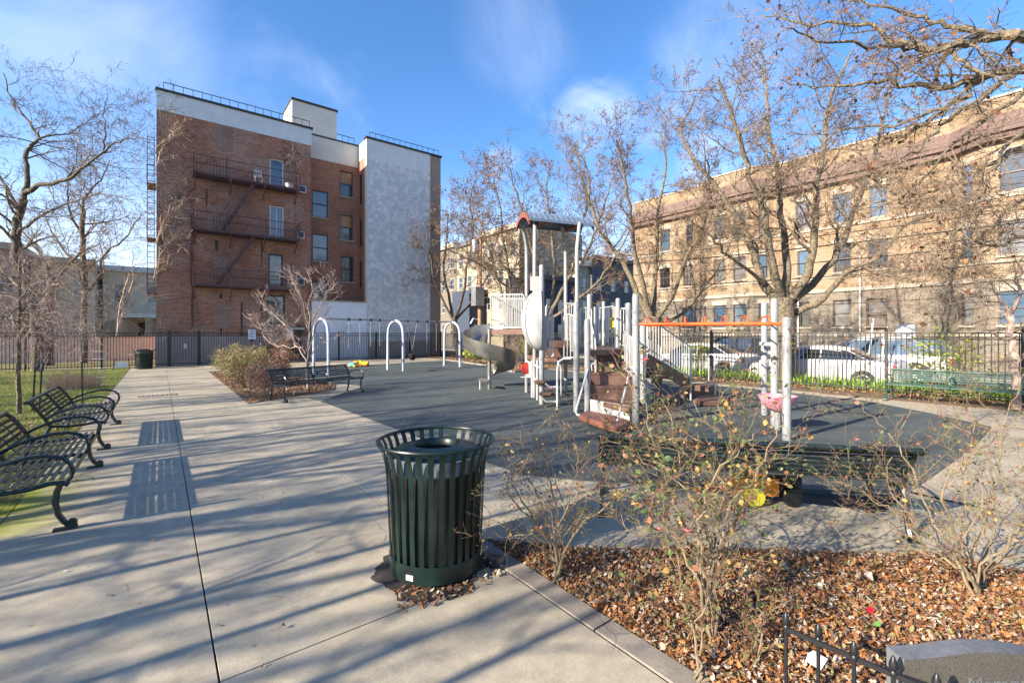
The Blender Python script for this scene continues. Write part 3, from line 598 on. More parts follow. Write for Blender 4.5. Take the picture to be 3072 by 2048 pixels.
def bay(yc, wf, ws, pr, zt_, fw_):
    """angled bay: front width wf, side run ws along the facade, projection pr"""
    pts = [(TX, yc+wf/2+ws), (TX-pr, yc+wf/2), (TX-pr, yc-wf/2), (TX, yc-wf/2-ws)]
    for i in range(3):
        a = Vector((*pts[i], 0)); b = Vector((*pts[i+1], 0)); U = (b-a).normalized(); n_ = Vector((U.y, -U.x, 0)); l = (b-a).length
        if i == 1: os_ = [(l*.14, l*.14+fw_), (l*.86-fw_, l*.86)]
        else: os_ = [(l*.5-.28, l*.5+.28)]
        oo = [(p, q, *r_) for p, q in os_ for r_ in rows.values()]
        wall(MB(), a, U, l, 4.35, 10.7, [o for o in oo if o[2] > 4], .14, n_).build('bay_wall', BRICKT, tb, world=True)
        wall(MB(), a, U, l, 1.75, 4.3, [o for o in oo if o[2] < 4], .14, n_).build('bay_base', BRICKS, tb, world=True)
        wall(MB(), a, U, l, -.2, 1.7, [], .14, n_).build('bay_base', BRICKS, tb, world=True)
        for k, o in enumerate(oo): window(tb, a, U, n_, *o, BRWN, (GLASS, GLASSD, GLASSL)[(k+i) % 3], .1, 'h', sill=STONE, lintel=.3, lm=STONE)
        for z, h, p in ((1.6, .22, .1), (4.2, .2, .1), (7.98, .14, .06), (5.02, .1, .05)): MB().obox(a+U*l/2+Vector((0, 0, z+h/2)), U, n_, Vector((0, 0, 1)), l/2+.05, p, h/2).build('stone_band', STONE, tb, world=True)
        # quoin studs on bay corner
        for k in range(46): pass
    return pts
b1 = bay(fx(2188, 700, TX-.9).y, 3.1, .9, .9, 12.6, .85); b2 = bay(fx(3110, 600, TX-.9).y, 3.2, 1.3, 1.0, 12.6, .9)
# cornice: sloped tile course, mouldings and parapet following the bays
line = [(TX, Yh), b1[0], b1[1], b1[2], b1[3], b2[0], b2[1], b2[2], b2[3], (TX, Yl)]
def extr(name, prof, m):
    mb = MB(); 
    for i, (x, y) in enumerate(line):
        for o_, z in prof: mb.v.append((x-o_, y, z))
    k = len(prof)
    for i in range(len(line)-1):
        for j in range(k-1): mb.f.append((i*k+j, (i+1)*k+j, (i+1)*k+j+1, i*k+j+1)); mb.mi.append(0)
    for e in (0, len(line)-1):
        mb.f.append(tuple(e*k+j for j in range(k))); mb.mi.append(0)
    return mb.build(name, m, tb, world=True)
extr('cornice_moulding', [(0, 10.55), (.35, 10.6), (.35, 10.85), (.5, 10.9), (.5, 11.08), (0, 11.1)], TILE)
extr('mansard_tiles', [(.5, 11.1), (.05, 11.85), (-.1, 11.86)], TILE)
extr('parapet', [(.0, 11.8), (0, 12.62), (-.35, 12.62), (-.35, 11.8)], BRICKT)
extr('coping', [(.06, 12.62), (.06, 12.72), (-.4, 12.72), (-.4, 12.62)], STONE)
MB().box(TX+.32, Yl, -.3, TX+12, Yh, 12.2).build('roof_block', BRICKT, tb, world=True)
MB().box(TX+.3, Yh-.3, 12.2, TX+12, Yh, 12.6).build('parapet', BRICKT, tb, world=True)
for px in (2580, 2395): 
    a = fx(px, 900, TX-.1); MB().tube([(TX-.12, a.y, .2), (TX-.12, a.y, 6.2 if px > 2500 else 4)], .045, 8).build('downpipe', WFRW, tb, world=True)
# iron window guards on two ground floor windows
for o in [o for o in lo if 16 < o[0] < 24][:2]:
    g_ = MB()
    for k in range(9): u = o[0]+(o[1]-o[0])*k/8; g_.box(TX-.26, Yh-u-.01, o[2]-.1, TX-.24, Yh-u+.01, o[2]+.75)
    for z in (o[2]-.08, o[2]+.7): g_.box(TX-.27, Yh-o[1], z, TX-.05, Yh-o[0], z+.03)
    g_.build('window_guard', BRWN, tb, world=True)
# far buildings
def house(name, lab, x0, y0, x1, y1, h, m, face, nw, rows_, wm=WFRW, gl=GLASSD, trim=STONE, ww=.95, wh=1.5, cat='house'):
    t = thing(name, ((x0+x1)/2, (y0+y1)/2, 0), label=lab, cat=cat)
    if face == 'x': O, U, n_, l = (x0, y1), SY, NX, y1-y0
    else: O, U, n_, l = (x0, y0), XX, NY, x1-x0
    oo = [(l*(i+.5)/nw-ww/2, l*(i+.5)/nw+ww/2, z, z+wh) for i in range(nw) for z in rows_]
    wall(MB(), (*O, 0), U, l, -.3, h, oo, .14, n_).build('wall', m, t, world=True)
    s_ = MB()
    if face == 'x': s_.quad((x0, y0, -.3), (x1, y0, -.3), (x1, y0, h), (x0, y0, h)); s_.quad((x1, y1, -.3), (x0, y1, -.3), (x0, y1, h), (x1, y1, h))
    else: s_.quad((x0, y1, -.3), (x0, y0, -.3), (x0, y0, h), (x0, y1, h)); s_.quad((x1, y0, -.3), (x1, y1, -.3), (x1, y1, h), (x1, y0, h))
    s_.quad((x0, y0, h), (x1, y0, h), (x1, y1, h), (x0, y1, h)); s_.build('side_wall', m, t, world=True)
    for o in oo: window(t, O, U, n_, *o, wm, gl, .1, 'h', sill=trim)
    c_ = MB()
    if face == 'x': c_.box(x0-.35, y0-.05, h-.45, x0, y1+.05, h+.1)
    else: c_.box(x0-.05, y0-.35, h-.45, x1+.05, y0, h+.1)
    c_.build('cornice', trim, t, world=True); return t
for i, (a, b, hh, m_, lb) in enumerate(((39.5, 46.5, 14.0, CREAM, 'tall cream row house at the near end of the far terrace'), (46.6, 53, 13.6, CREAM, 'middle cream row house of the far terrace with grey cornice'), (53.1, 60, 13.9, BRICKS, 'farthest row house of the terrace, just right of the brown brick edge'))):
    house('row_house', lb, TX, a, TX+10, b, hh, m_, 'x', 3, (1.5, 4.6, 7.7, 10.6), trim=STONE if i != 1 else GREYS)
hx = lambda px, Y: fy(px, 900, Y).x
house('shingled_house', 'dark grey shingled house with white window frames left of the tan building', hx(1776, 37.5), 37.5, hx(1900, 37.5), 47, ZZ(775, onY(1830, 37.5)), GREYS, 'y', 3, (1.3, 4.2, 7.0), trim=GREYS)
house('green_house', 'narrow pale green sided house beside the dark shingled house', hx(1735, 37.9), 37.9, hx(1775, 37.9), 47, ZZ(790, onY(1760, 37.9)), PALES, 'y', 1, (1.3, 4.2, 7), trim=WFRW, ww=.7)
house('navy_house', 'long dark navy house behind the playground roof posts', hx(1590, 38.3), 38.3, hx(1734, 38.3), 46, ZZ(830, onY(1660, 38.3)), NAVY, 'y', 4, (1.3, 4.2), trim=GREYS)
house('navy_garage', 'low navy building behind the utility pole', hx(1408, 46), 46, hx(1500, 46), 50, ZZ(870, onY(1430, 46)), NAVY, 'y', 2, (1.3,), trim=NAVY)
# left background houses
CREAML = M('sunlit_cream_brick', (.62, .53, .38), .85, sc=1.5, var=.25)  # cream brick made paler, sunlight put into the colour of these fronts
hs_ = house('porch_house', 'cream brick house with columned porch left of the brick block', -4.6, 62, 3.5, 72, 8.6, CREAML, 'y', 3, (5.0,), trim=TEALC, wh=1.8)
po = MB(); po.box(-3.4, 59.2, 3.35, .6, 62, 3.75); po.build('porch_roof', TEALC, hs_, world=True)
for x in (-3.2, -.9 , .3): MB().box(x-.3, 59.4, 0, x+.3, 59.9, 3.35).build('porch_column', CREAM, hs_, world=True)
MB().box(-4.6, 61.9, 0, 3.5, 61.98, 1.4).build('maroon_base', MAROON, hs_, world=True); MB().box(-1.8, 61.85, .4, -.7, 61.9, 2.9).build('front_door', MAROON, hs_, world=True)
house('brown_house', 'brown house behind the twiggy trees at far left', -16, 58, -9.5, 68, 9.5, BROWNH, 'y', 3, (2, 5.3), trim=CREAM, wh=1.6)
house('tan_house', 'tan house between the brown house and the porch house', -9.4, 60, -5.0, 70, 8.8, CREAML, 'y', 2, (2, 5.3), trim=STONE, wh=1.6)
yw = thing('yard_wall', (-10, 39, 0), label='low pink rendered yard wall behind the back fence at left', cat='wall')
for i in range(9): MB().box(-22+i*2.42, 39, -.3, -19.6+i*2.42, 39.2, 1.5).build('wall_panel', PINKW, yw, world=True)
MB().box(-22, 38.95, 1.5, -.2, 39.25, 1.6).build('coping', STONE, yw, world=True)

# ------------------------------------------------------------------ iron fences
def fence(a, b, lab, mat, sp=.118, posts=2.45, z0=.06, h=1.78, skip=None, bw=.011, postw=.035, grp=None):
    a = Vector((*a, 0)); b = Vector((*b, 0)); l = (b-a).length; u = (b-a)/l; t = thing('iron_fence', a, label=lab, cat='fence', group=grp)
    for z in (z0+.08, h-.16, h): MB().bar(a+Vector((0, 0, z)), b+Vector((0, 0, z)), .03, .038).build('rail', mat, t, world=True)
    ang = math.atan2(u.y, u.x); me = MB().box(-bw, -bw, z0, bw, bw, h).mesh('picket', mat); n = int(l/sp); rest = MB(); cnt = 0
    for i in range(n):
        p = u*(i+.5)*l/n
        if cnt < 298: inst(me, 'picket', t, p, ang)
        else: rest.box(p.x-bw, p.y-bw, z0, p.x+bw, p.y+bw, h)
        cnt += 1
    if rest.v: tag(rest.build('pickets', mat, t), kind='stuff')
    pm = MB().box(-postw, -postw, 0, postw, postw, h+.06).lathe([(postw*1.25, h+.06), (postw*1.3, h+.085), (postw*.5, h+.12), (0.001, h+.13)], n=8).mesh('post', mat); k = int(l/posts)
    for i in range(k+1): inst(pm, 'post', t, u*l*i/k, ang)
    return t
fence((-18, 30.25), (.35, 30.25), 'black iron picket fence at the back of the lawn, left of the gate', FENCE)
fence((1.72, 30.25), (16.65, 30.25), 'black iron picket fence in front of the brick building, right of the gate', FENCE)
gt = fence((.42, 30.25), (1.66, 30.25), 'black iron gate at the far end of the concrete path', FENCE, posts=1.24); gt.name = 'park_gate'; gt['category'] = 'gate'
MB().box(1.02, 30.15, .95, 1.14, 30.35, 1.2).build('lock_box', GALV, gt, world=True)
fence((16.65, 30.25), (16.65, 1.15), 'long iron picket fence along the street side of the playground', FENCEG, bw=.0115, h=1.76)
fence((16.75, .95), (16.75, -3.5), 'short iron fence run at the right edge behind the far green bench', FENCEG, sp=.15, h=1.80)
for px, lb, m_ in ((756, 'pale blue notice board on a post before the back fence', SIGNB), (869, 'small white notice sign hung on the back fence', PAPER)):
    a = fy(px, 1002, 30.18); t = thing('notice_sign', (a.x, 30.16, 0), label=lb, cat='sign')
    MB().box(-.19, -.02, 1.42, .19, 0, 1.98).build('board', m_, t)
    for k, (x0, x1) in enumerate(((-.12, .12), (-.14, .1), (-.08, .14), (-.14, .05), (-.1, .12))): MB().box(x0, -.023, 1.88-k*.09, x1, -.021, 1.905-k*.09).build('print_line', INK, t)
    MB().box(-.025, 0, 0, .025, .03, 1.42).build('post', FENCE, t)

# ------------------------------------------------------------------ benches
def frame(mb, x, arm=True, leg=True, hw=.022):
    def strap(pts, w=.022):
        mb.tube([(x, p[0], p[1]) for p in pts], w, 6)
    strap([(.02, .42), (.18, .395), (.38, .40), (.50, .425), (.585, .42), (.62, .39)], .02)
    strap([(.02, .42), (-.02, .515), (-.09, .64), (-.16, .745), (-.20, .782), (-.235, .767)], .022)
    if leg:
        strap([(.57, .42), (.545, .34), (.535, .25), (.55, .15), (.59, .07), (.625, .035)], .024)
        mb.lathe([(0.001, -.03), (.042, -.03), (.042, .03), (.001, .03)], (x, .64, .042), 10, 'x')
        mb.box(x-.035, .52, 0, x+.035, .68, .018)
        strap([(.03, .42), (-.02, .30), (-.035, .2), (-.06, .09), (-.09, .03)], .024); mb.box(x-.035, -.15, 0, x+.035, -.04, .018)
    if arm:
        strap([(-.02, .53), (.06, .58), (.20, .64), (.36, .675), (.48, .675), (.58, .64), (.635, .58), (.65, .52), (.635, .455), (.60, .41), (.55, .39)], .018)
    return mb
def bench(name, lab, L_, arms, legs, mat, n_seat=10, n_back=5, grp='park benches'):
    t = thing(name, label=lab, cat='bench', group=grp)
    xs = sorted(set(arms+legs))
    for x in xs: frame(MB(), x, x in arms, x in legs).build('end_frame' if x in (xs[0], xs[-1]) else 'middle_frame', mat, t, True)
    prof = [(.035, .435), (.095, .425), (.155, .417), (.215, .413), (.275, .413), (.335, .416), (.395, .422), (.455, .432), (.515, .442), (.575, .440), (.62, .41)]
    sm_ = MB().cbox(0, -.0165, -.004, L_, .0165, .004, .002).mesh('seat_slat', mat)
    for i, (y, z) in enumerate(prof[:n_seat+1]):
        o = inst(sm_, 'seat_slat', t, (0, y, z+.022)); o.rotation_euler = ({9: -.25, 10: -1.1}.get(i, 0.1*(i-4)/4 if i > 4 else -.12), 0, 0)
    bm_ = MB().cbox(0, -.0175, -.004, L_, .0155, .004, .002).mesh('back_slat', mat)
    for i in range(n_back):
        k = (i+.6)/n_back; y = -.02-.15*k; z = .495+.262*k; o = inst(bm_, 'back_slat', t, (0, y+.03, z)); o.rotation_euler = (R(-62)+3.14159, 0, 0)
    MB().tube([(-.02, -.205, .782), (L_+.02, -.205, .782)], .026, 8).build('top_rail', mat, t, True)
    for x in [L_*f for f in (.17, .33, .67, .83)]:
        MB().tube([(x, -.185, .76), (x, -.1, .635), (x, -.015, .50), (x, .04, .425), (x, .2, .405), (x, .42, .418), (x, .57, .43)], .006, 4).build('cross_strap', mat, t)
    return t
bn = bench('park_bench', 'dark green slatted park bench nearest the camera at the left edge', 2.44, [.03, 1.22, 2.41], [.03, 2.41], GREEN)
bn.location = (-1.27, 8.08, 0); bn.rotation_euler = (0, 0, R(-90))
dup(bn, (-1.27, 11.62, 0), R(-90), 'second dark green slatted bench along the left path edge, farther from the camera')
p0 = G(865, 1190); p1 = G(1045, 1168); u_ = (p1-p0).normalized(); ang = math.atan2(u_.y, u_.x)
b3 = dup(bn, (0, 0, 0), 0, 'green bench between the shrub planter and the rubber surface')
# this bench faces the playground: its back is toward the planter
b3.location = p0+Vector((-u_.y, u_.x, 0))*.1; b3.rotation_euler = (0, 0, ang); 
# flip so that the seat is on the far/right side as photographed
b3.location = tuple(p0+u_*0.0); b3.rotation_euler = (0, 0, ang+math.pi); b3.location = tuple(G(1050, 1172)+Vector((0, 0, 0)))
b4 = bench('park_bench', 'dark green bench seen from behind through the rose bushes', 2.62, [.03, 1.30, 2.59], [.03, 2.59], GREEN, n_back=6)
q0 = Vector((3.42, 3.02, 0)); q1 = Vector((5.10, 1.02, 0)); u4 = (q1-q0).normalized(); b4.location = q0; b4.rotation_euler = (0, 0, math.atan2(u4.y, u4.x))
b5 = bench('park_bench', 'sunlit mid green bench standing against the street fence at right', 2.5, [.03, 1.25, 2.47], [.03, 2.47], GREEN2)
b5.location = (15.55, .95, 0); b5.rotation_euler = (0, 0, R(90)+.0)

# ------------------------------------------------------------------ litter bins
def litter_bin(loc, lab, n=32, seg=True, s=1):
    t = thing('litter_bin', loc, label=lab, cat='litter bin', group='green strap litter bins')
    MB().lathe([(.335, .03), (.345, .03), (.345, .145), (.338, .15), (.33, .145), (.33, .03)], n=48, closed=True).build('base_band', CANG, t, True)
    MB().lathe([(0.001, .05), (.33, .05)], n=32).build('floor', CANG, t)
    prof = [(.335, .10), (.340, .16), (.350, .35), (.358, .55), (.366, .70), (.374, .78), (.388, .85), (.408, .91), (.428, .945)]
    w_ = 3.14159*2*.35/n*.52/2; th = .004; mb = MB(); k = len(prof)
    for i, (r, z) in enumerate(prof):
        ww = w_*(1+.12*i/k)
        for (rr, yy) in ((r, -ww), (r, ww), (r-th, ww), (r-th, -ww)): mb.v.append((rr, yy, z))
    for i in range(k-1):
        for j in range(4): j2 = (j+1) % 4; mb.f.append((i*4+j, i*4+j2, i*4+4+j2, i*4+4+j)); mb.mi.append(0)
    me = mb.mesh('strap', CANG, True)
    for i in range(n): inst(me, 'strap', t, (0, 0, 0), 6.28318*i/n)
    MB().lathe([(.430+.013*math.cos(a), .952+.013*math.sin(a)) for a in [6.28318*i/8 for i in range(8)]], n=64, closed=True).build('rim', CANG, t, True)
    MB().lathe([(.318, .06), (.325, .76), (.318, .76)], n=40).build('inner_drum', BLACKP, t, True)
    MB().lathe([(.326, .745), (.347, .765), (.352, .86), (.345, .865), (.335, .79)], n=40).build('liner_lip', LINER, t, True)
    MB().lathe([(.345, .845), (.34, .87), (.30, .895), (.22, .915), (.175, .925), (.165, .915), (.16, .87)], n=40).build('lid', CANG, t, True)
    MB().lathe([(0.001, .70), (.17, .70)], n=24).build('shaded_bag_disc', BLACKP, t)  # flat black disc for the bag, its shade put into the colour
    return t
cx = G(1309, 1694); cn = litter_bin((cx.x, cx.y, 0), 'large dark green strap litter bin in the foreground by the kerb corner')
d_ = -(cx.xy).to_3d().normalized(); lp = Matrix.Rotation(-.55, 3, 'Z') @ d_
o = MB().obox(Vector((0, 0, .075))+lp*.347, Vector((-lp.y, lp.x, 0)), lp, Vector((0, 0, 1)), .028, .002, .018).build('label_sticker', PAPER, cn)
c2 = G(432, 1106); litter_bin((c2.x, c2.y, 0), 'far green litter bin standing beside the path near the gate')
# dirt ring round the near bin
rnd = random.Random(4); pol = []
for i in range(140): a = 6.283*i/140; rr = .385+.09*max(0, math.cos(a-3.6))+.035*math.sin(3*a+1)+.022*math.sin(7*a)+.014*math.sin(17*a+2)+rnd.uniform(-.008, .008); pol.append((cx.x+rr*math.cos(a), cx.y+rr*math.sin(a)))
o = MB().prism(pol, -.004, .0035).build('dirt_patch', STAIN); tag(o, kind='stuff')

# ------------------------------------------------------------------ swing frame
sw = thing('swing_frame', (8.7, 20.5, 0), label='white arched swing frame with hangers and one toddler seat before the back fence', cat='swing set')
SA = W(963, 18.7); SB = W(1179, 21.6); SC = W(1356, 24.2); uS = (SC-SA).normalized(); nS = Vector((-uS.y, uS.x, 0)); TZ = 2.36
SB = SA+uS*(SB-SA).dot(uS)
for P_ in (SA, SB, SC):
    pts = [P_-nS*.62]; pts.append(P_-nS*.60+Vector((0, 0, 1.7)))
    for k in range(1, 8): a = math.pi*k/8; pts.append(P_-nS*.58*math.cos(a)+Vector((0, 0, 1.8+.55*math.sin(a))))
    pts += [P_+nS*.60+Vector((0, 0, 1.7)), P_+nS*.62]; MB().tube(pts, .062, 12).build('arch', WHITEP, sw, True, True)
MB().tube([SA+Vector((0, 0, TZ)), SC+Vector((0, 0, TZ))], .038, 10).build('top_rail', GALV, sw, True, True)
for k in (.17, .245, .32, .385, .60, .68, .765, .85):
    p = SA+(SC-SA)*k; h_ = MB().lathe([(.03, -.04), (.062, -.04), (.062, .04), (.03, .04)], n=10, axis='x').build('hanger_clamp', IRONB, sw); h_.location = p+Vector((0, 0, TZ))-Vector(sw.location); h_.rotation_euler = (0, 0, math.atan2(uS.y, uS.x))
    ln = 1.2 if k < .5 else 1.5
    if k in (.60, .68): q = SA+(SC-SA)*.64; MB().tube([p+Vector((0, 0, TZ-.05)), q+Vector((0, 0, .95))], .01, 5).build('chain', GALV, sw, world=True)
    else: MB().tube([p+Vector((0, 0, TZ-.05)), p+Vector((0, 0, TZ-ln))], .01, 5).build('chain', GALV, sw, world=True)
q = SA+(SC-SA)*.64; MB().lathe([(.10, .45), (.17, .55), (.18, .75), (.165, .75), (.15, .57), (.05, .5)], tuple(q), 14).build('toddler_seat', BLACKP, sw, True, True)

# ------------------------------------------------------------------ play structure
ps = thing('play_structure', G(1700, 1200), label='grey post play structure with roofed tower, spiral slide, stairs and railings', cat='play structure')
POST = {}
def post(key, px, base, top, r=.062, cl=(), m=GREYP, dome=True):
    g = G(px, base); d = g.dot(FW); zt_ = ZZ(top, d); POST[key] = (g, d, zt_)
    pr = [(r, 0), (r, zt_-r)]
    if dome: pr += [(r*.93, zt_-r*.55), (r*.7, zt_-r*.22), (r*.35, zt_-.01), (.001, zt_)]
    else: pr += [(r, zt_), (.001, zt_)]
    o = MB().lathe(pr, tuple(g), 14).build('post', m, ps, True, True)
    for c in cl:
        z = ZZ(c, d); MB().lathe([(r, z-.03), (r+.008, z-.03), (r+.010, z-.012), (r+.004, z-.008), (r+.004, z+.008), (r+.010, z+.012), (r+.008, z+.03), (r, z+.03)], tuple(g), 14).build('collar', m, ps, True, True)
    return g
post('S1', 1468, 1167, 988, .06, m=STEEL, dome=False)
post('Q1', 1625, 1212, 793, .064, (863, 962, 1046, 1075, 1103)); post('Q2', 1729, 1235, 905, .066, (954, 996, 1078, 1107)); post('Q3', 1762, 1245, 955, .064, (1026,)); post('Q4', 1768, 1192, 881, .064, (940,))
post('Q5', 1811, 1169, 903, .055); post('Q6', 1854, 1201, 893, .06, (957, 1020)); post('Q7', 1885, 1223, 907, .068); post('Q8', 1907, 1280, 881, .064, (935, 960, 970, 1103)); post('Q9', 1929, 1246, 972, .066, (1032,))
post('M1', 2293, 1245, 905, .064, (1048,)); post('M2', 2323, 1277, 893, .064, (962,)); post('M3', 2360, 1320, 949, .066, (962, 973))
# roof posts with a bend near the top
RP = {}
for key, px, base, ptx in (('P1', 1580, 1177, 1570), ('P2', 1604, 1193, 1605), ('P3', 1697, 1175, 1686), ('P4', 1731, 1190, 1739)):
    g = G(px, base); d = g.dot(FW); RP[key] = (g, d); zb = ZZ(745, d); zt_ = 4.86
    top = W(ptx, d+(12.95-d)*.65, zt_); pts = [g, g+Vector((0, 0, zb-.35)), g+Vector((0, 0, zb-.1))+(top-g)*.02, (g+Vector((0, 0, zb+.15)))+Vector(((top-g).x, (top-g).y, 0))*.2, top]
    MB().tube(pts, .056, 12).build('roof_post', BLUEROOF if 0 else GREYP, ps, True, True); POST[key] = (g, d, zt_)
# arched corrugated roof
A_ = (RP['P1'][0]+RP['P2'][0]+RP['P3'][0]+RP['P4'][0])/4; e1 = (RT*math.cos(R(22))+FW*math.sin(R(22))).normalized(); e2 = Vector((-e1.y, e1.x, 0))
nr = 24; hw = .44; hl = 1.0; rf = MB(); zc = 4.87; A_ = A_+RT*.12-Vector((0, 0, .02))
prof = [(math.sin(a)*hw/math.sin(1.05), .28*(math.cos(a)-math.cos(1.05))/(1-math.cos(1.05))) for a in [-1.05+2.1*i/14 for i in range(15)]]
nx_ = 49
for i in range(nx_):
    s_ = -hl+2*hl*i/(nx_-1); rip = .012*math.sin(i*math.pi/2)
    for (v_, z_) in prof: rf.v.append(tuple(A_+e1*s_+e2*v_+Vector((0, 0, zc+z_+rip))))
kk = len(prof)
for i in range(nx_-1):
    for j in range(kk-1): rf.f.append((i*kk+j, (i+1)*kk+j, (i+1)*kk+j+1, i*kk+j+1)); rf.mi.append(0)
rf.build('roof', BLUEROOF, ps, True, True)
for sgn in (-1, 1):     # brown gable rims
    g_ = MB()
    for i, (v_, z_) in enumerate(prof):
        for a_, b2_ in ((0, -.02), (.05, -.02), (.05, -.17), (0, -.17)): g_.v.append(tuple(A_+e1*(sgn*(hl-.02)+sgn*a_)+e2*v_*.99+Vector((0, 0, zc+z_+b2_))))
    for i in range(kk-1):
        for j in range(4): j2 = (j+1) % 4; g_.f.append((i*4+j, i*4+j2, i*4+4+j2, i*4+4+j)); g_.mi.append(0)
    g_.f += [(0, 1, 2, 3), ((kk-1)*4+3, (kk-1)*4+2, (kk-1)*4+1, (kk-1)*4)]; g_.mi += [0, 0]
    g_.build('gable_rim', BRICKED, ps, world=True)
for s_ in (-.44, .44): MB().bar(A_+e2*s_-e1*hl+Vector((0, 0, zc-.02)), A_+e2*s_+e1*hl+Vector((0, 0, zc-.02)), .04, .07).build('eave_strip', BLUEROOF, ps, world=True)
for s_ in (-.5, .55): MB().obox(A_+e1*s_+Vector((0, 0, zc-.04)), e1, e2, Vector((0, 0, 1)), .09, .4, .03).build('roof_brace', BRICKED, ps, world=True)
def deck(pts, z, th=.12, m=BROWNP, name='deck'):
    p2 = [(p.x, p.y) for p in pts]; ar = sum(p2[i-1][0]*p2[i][1]-p2[i][0]*p2[i-1][1] for i in range(len(p2)))
    if ar < 0: p2 = p2[::-1]
    return MB().prism(p2, z-th, z, .01).build(name, m, ps, world=True)
def railing(a, b, za0, za1, zb0, zb1, n, m=RAILP, name='railing', r=.017, br=.011, curve=True):
    a = Vector((a.x, a.y, 0)); b = Vector((b.x, b.y, 0)); Z = Vector((0, 0, 1)); u = (b-a); fr_ = MB(); c = .08 if curve else .01
    pts = [a+Z*za0, a+Z*(za1-c), a+u.normalized()*c*.35+Z*(za1-c*.3), a+u.normalized()*c+Z*za1, b-u.normalized()*c+Z*zb1, b-u.normalized()*c*.35+Z*(zb1-c*.3), b+Z*(zb1-c), b+Z*zb0]
    fr_.tube(pts, r, 8); fr_.tube([a+Z*za0, b+Z*zb0], r, 8); f_ = fr_.build(name, m, ps, True, True)
    for i in range(1, n):
        k = i/n; p = a+u*k; MB().tube([p+Z*(za0+(zb0-za0)*k), p+Z*(za1+(zb1-za1)*k)], br, 6, False).build('bar', m, f_, world=True)
    return f_
P = {k: v[0] for k, v in POST.items()}
# slide deck and railings
dk = 1.88; sl_a = W(1472, 14.3); sl_b = W(1572, 13.4); back1 = W(1500, 15.5); back2 = W(1640, 14.9)
deck([sl_a, W(1590, 13.2), back2, back1], dk, .16); railing(sl_a, sl_b, dk+.05, ZZ(884, 14.2), dk+.05, ZZ(882, 13.4), 15); railing(W(1494, 15.4), W(1605, 14.6), dk+.05, ZZ(896, 15.4), dk+.05, ZZ(896, 14.6), 16)
railing(sl_a, W(1494, 15.4), dk+.3, ZZ(884, 14.2), dk+.3, ZZ(896, 15.4), 4)
# tower deck
dt = 1.12; deck([P['P1'], P['P2'], P['P4'], P['P3']], dt, .12); deck([W(1590, 13.2), W(1604, 12.3), P['P3'], W(1640, 14.9)], 1.5, .1)
deck([W(1640, 12.0), W(1702, 11.9), P['P4'], P['P2']], dt-.02, .10)
railing(W(1640, 11.55), W(1660, 11.3), ZZ(1068, 11.5), ZZ(945, 11.5), ZZ(1068, 11.3), ZZ(945, 11.3), 3); railing(W(1692, 11.3), W(1722, 11.2), ZZ(1072, 11.3), ZZ(943, 11.3), ZZ(1072, 11.2), ZZ(943, 11.2), 3)
railing(W(1686, 12.9), W(1722, 12.9), ZZ(1018, 12.9), ZZ(910, 12.9), ZZ(1018, 12.9), ZZ(910, 12.9), 5); railing(W(1638, 12.7), W(1656, 12.7), ZZ(1015, 12.7), ZZ(913, 12.7), ZZ(1015, 12.7), ZZ(922, 12.7), 3)
MB().obox(PD(1637, 998, 11.5), e1, e2, Vector((0, 0, 1)), .045, .012, .43).build('upright_panel', RAILP, ps, world=True); MB().obox(PD(1716, 1002, 11.2), e1, e2, Vector((0, 0, 1)), .05, .012, .43).build('upright_panel', RAILP, ps, world=True)
# risers under the tower deck seen between railings
for (px0, px1, y0, y1, d) in ((1642, 1722, 1020, 1043, 12.6), (1642, 1722, 1043, 1070, 12.2)): 
    a = W(px0, d); b = W(px1, d); u = (b-a).normalized(); MB().obox((a+b)/2+Vector((0, 0, ZZ((y0+y1)/2, d))), u, Vector((-u.y, u.x, 0)), Vector((0, 0, 1)), (b-a).length/2, .02, (y1-y0)/2*d/F*.9).build('riser', BROWNP, ps, world=True)
# middle deck, its railings, panels and yellow play panel
dm = 1.39; deck([P['Q4'], P['Q3'], P['Q7'], P['Q6'], P['Q5']], dm, .12)
railing(W(1741, 12.0), W(1775, 12.0), ZZ(1035, 12.0), ZZ(923, 12), ZZ(1035, 12.), ZZ(923, 12.), 2); railing(W(1788, 12.9), W(1848, 12.9), ZZ(1040, 12.9), ZZ(925, 12.9), ZZ(1040, 12.9), ZZ(918, 12.9), 5)
for px, d in ((1787, 12.4), (1793, 12.4), (1822, 12.8)): MB().obox(PD(px, 975, d), RT, FW, Vector((0, 0, 1)), .05, .015, .50).build('upright_panel', RAILP, ps, world=True)
MB().obox(PD(1834, 955, 13.3), RT, FW, Vector((0, 0, 1)), .13, .02, .34).build('play_panel', STONE, ps, world=True); MB().obox(PD(1833, 968, 13.26), RT, FW, Vector((0, 0, 1)), .085, .015, .14).build('yellow_panel', YELP, ps, world=True)
railing(W(1862, 11.6), W(1880, 11.2), ZZ(1035, 11.6), ZZ(925, 11.6), ZZ(1035, 11.2), ZZ(925, 11.2), 2)
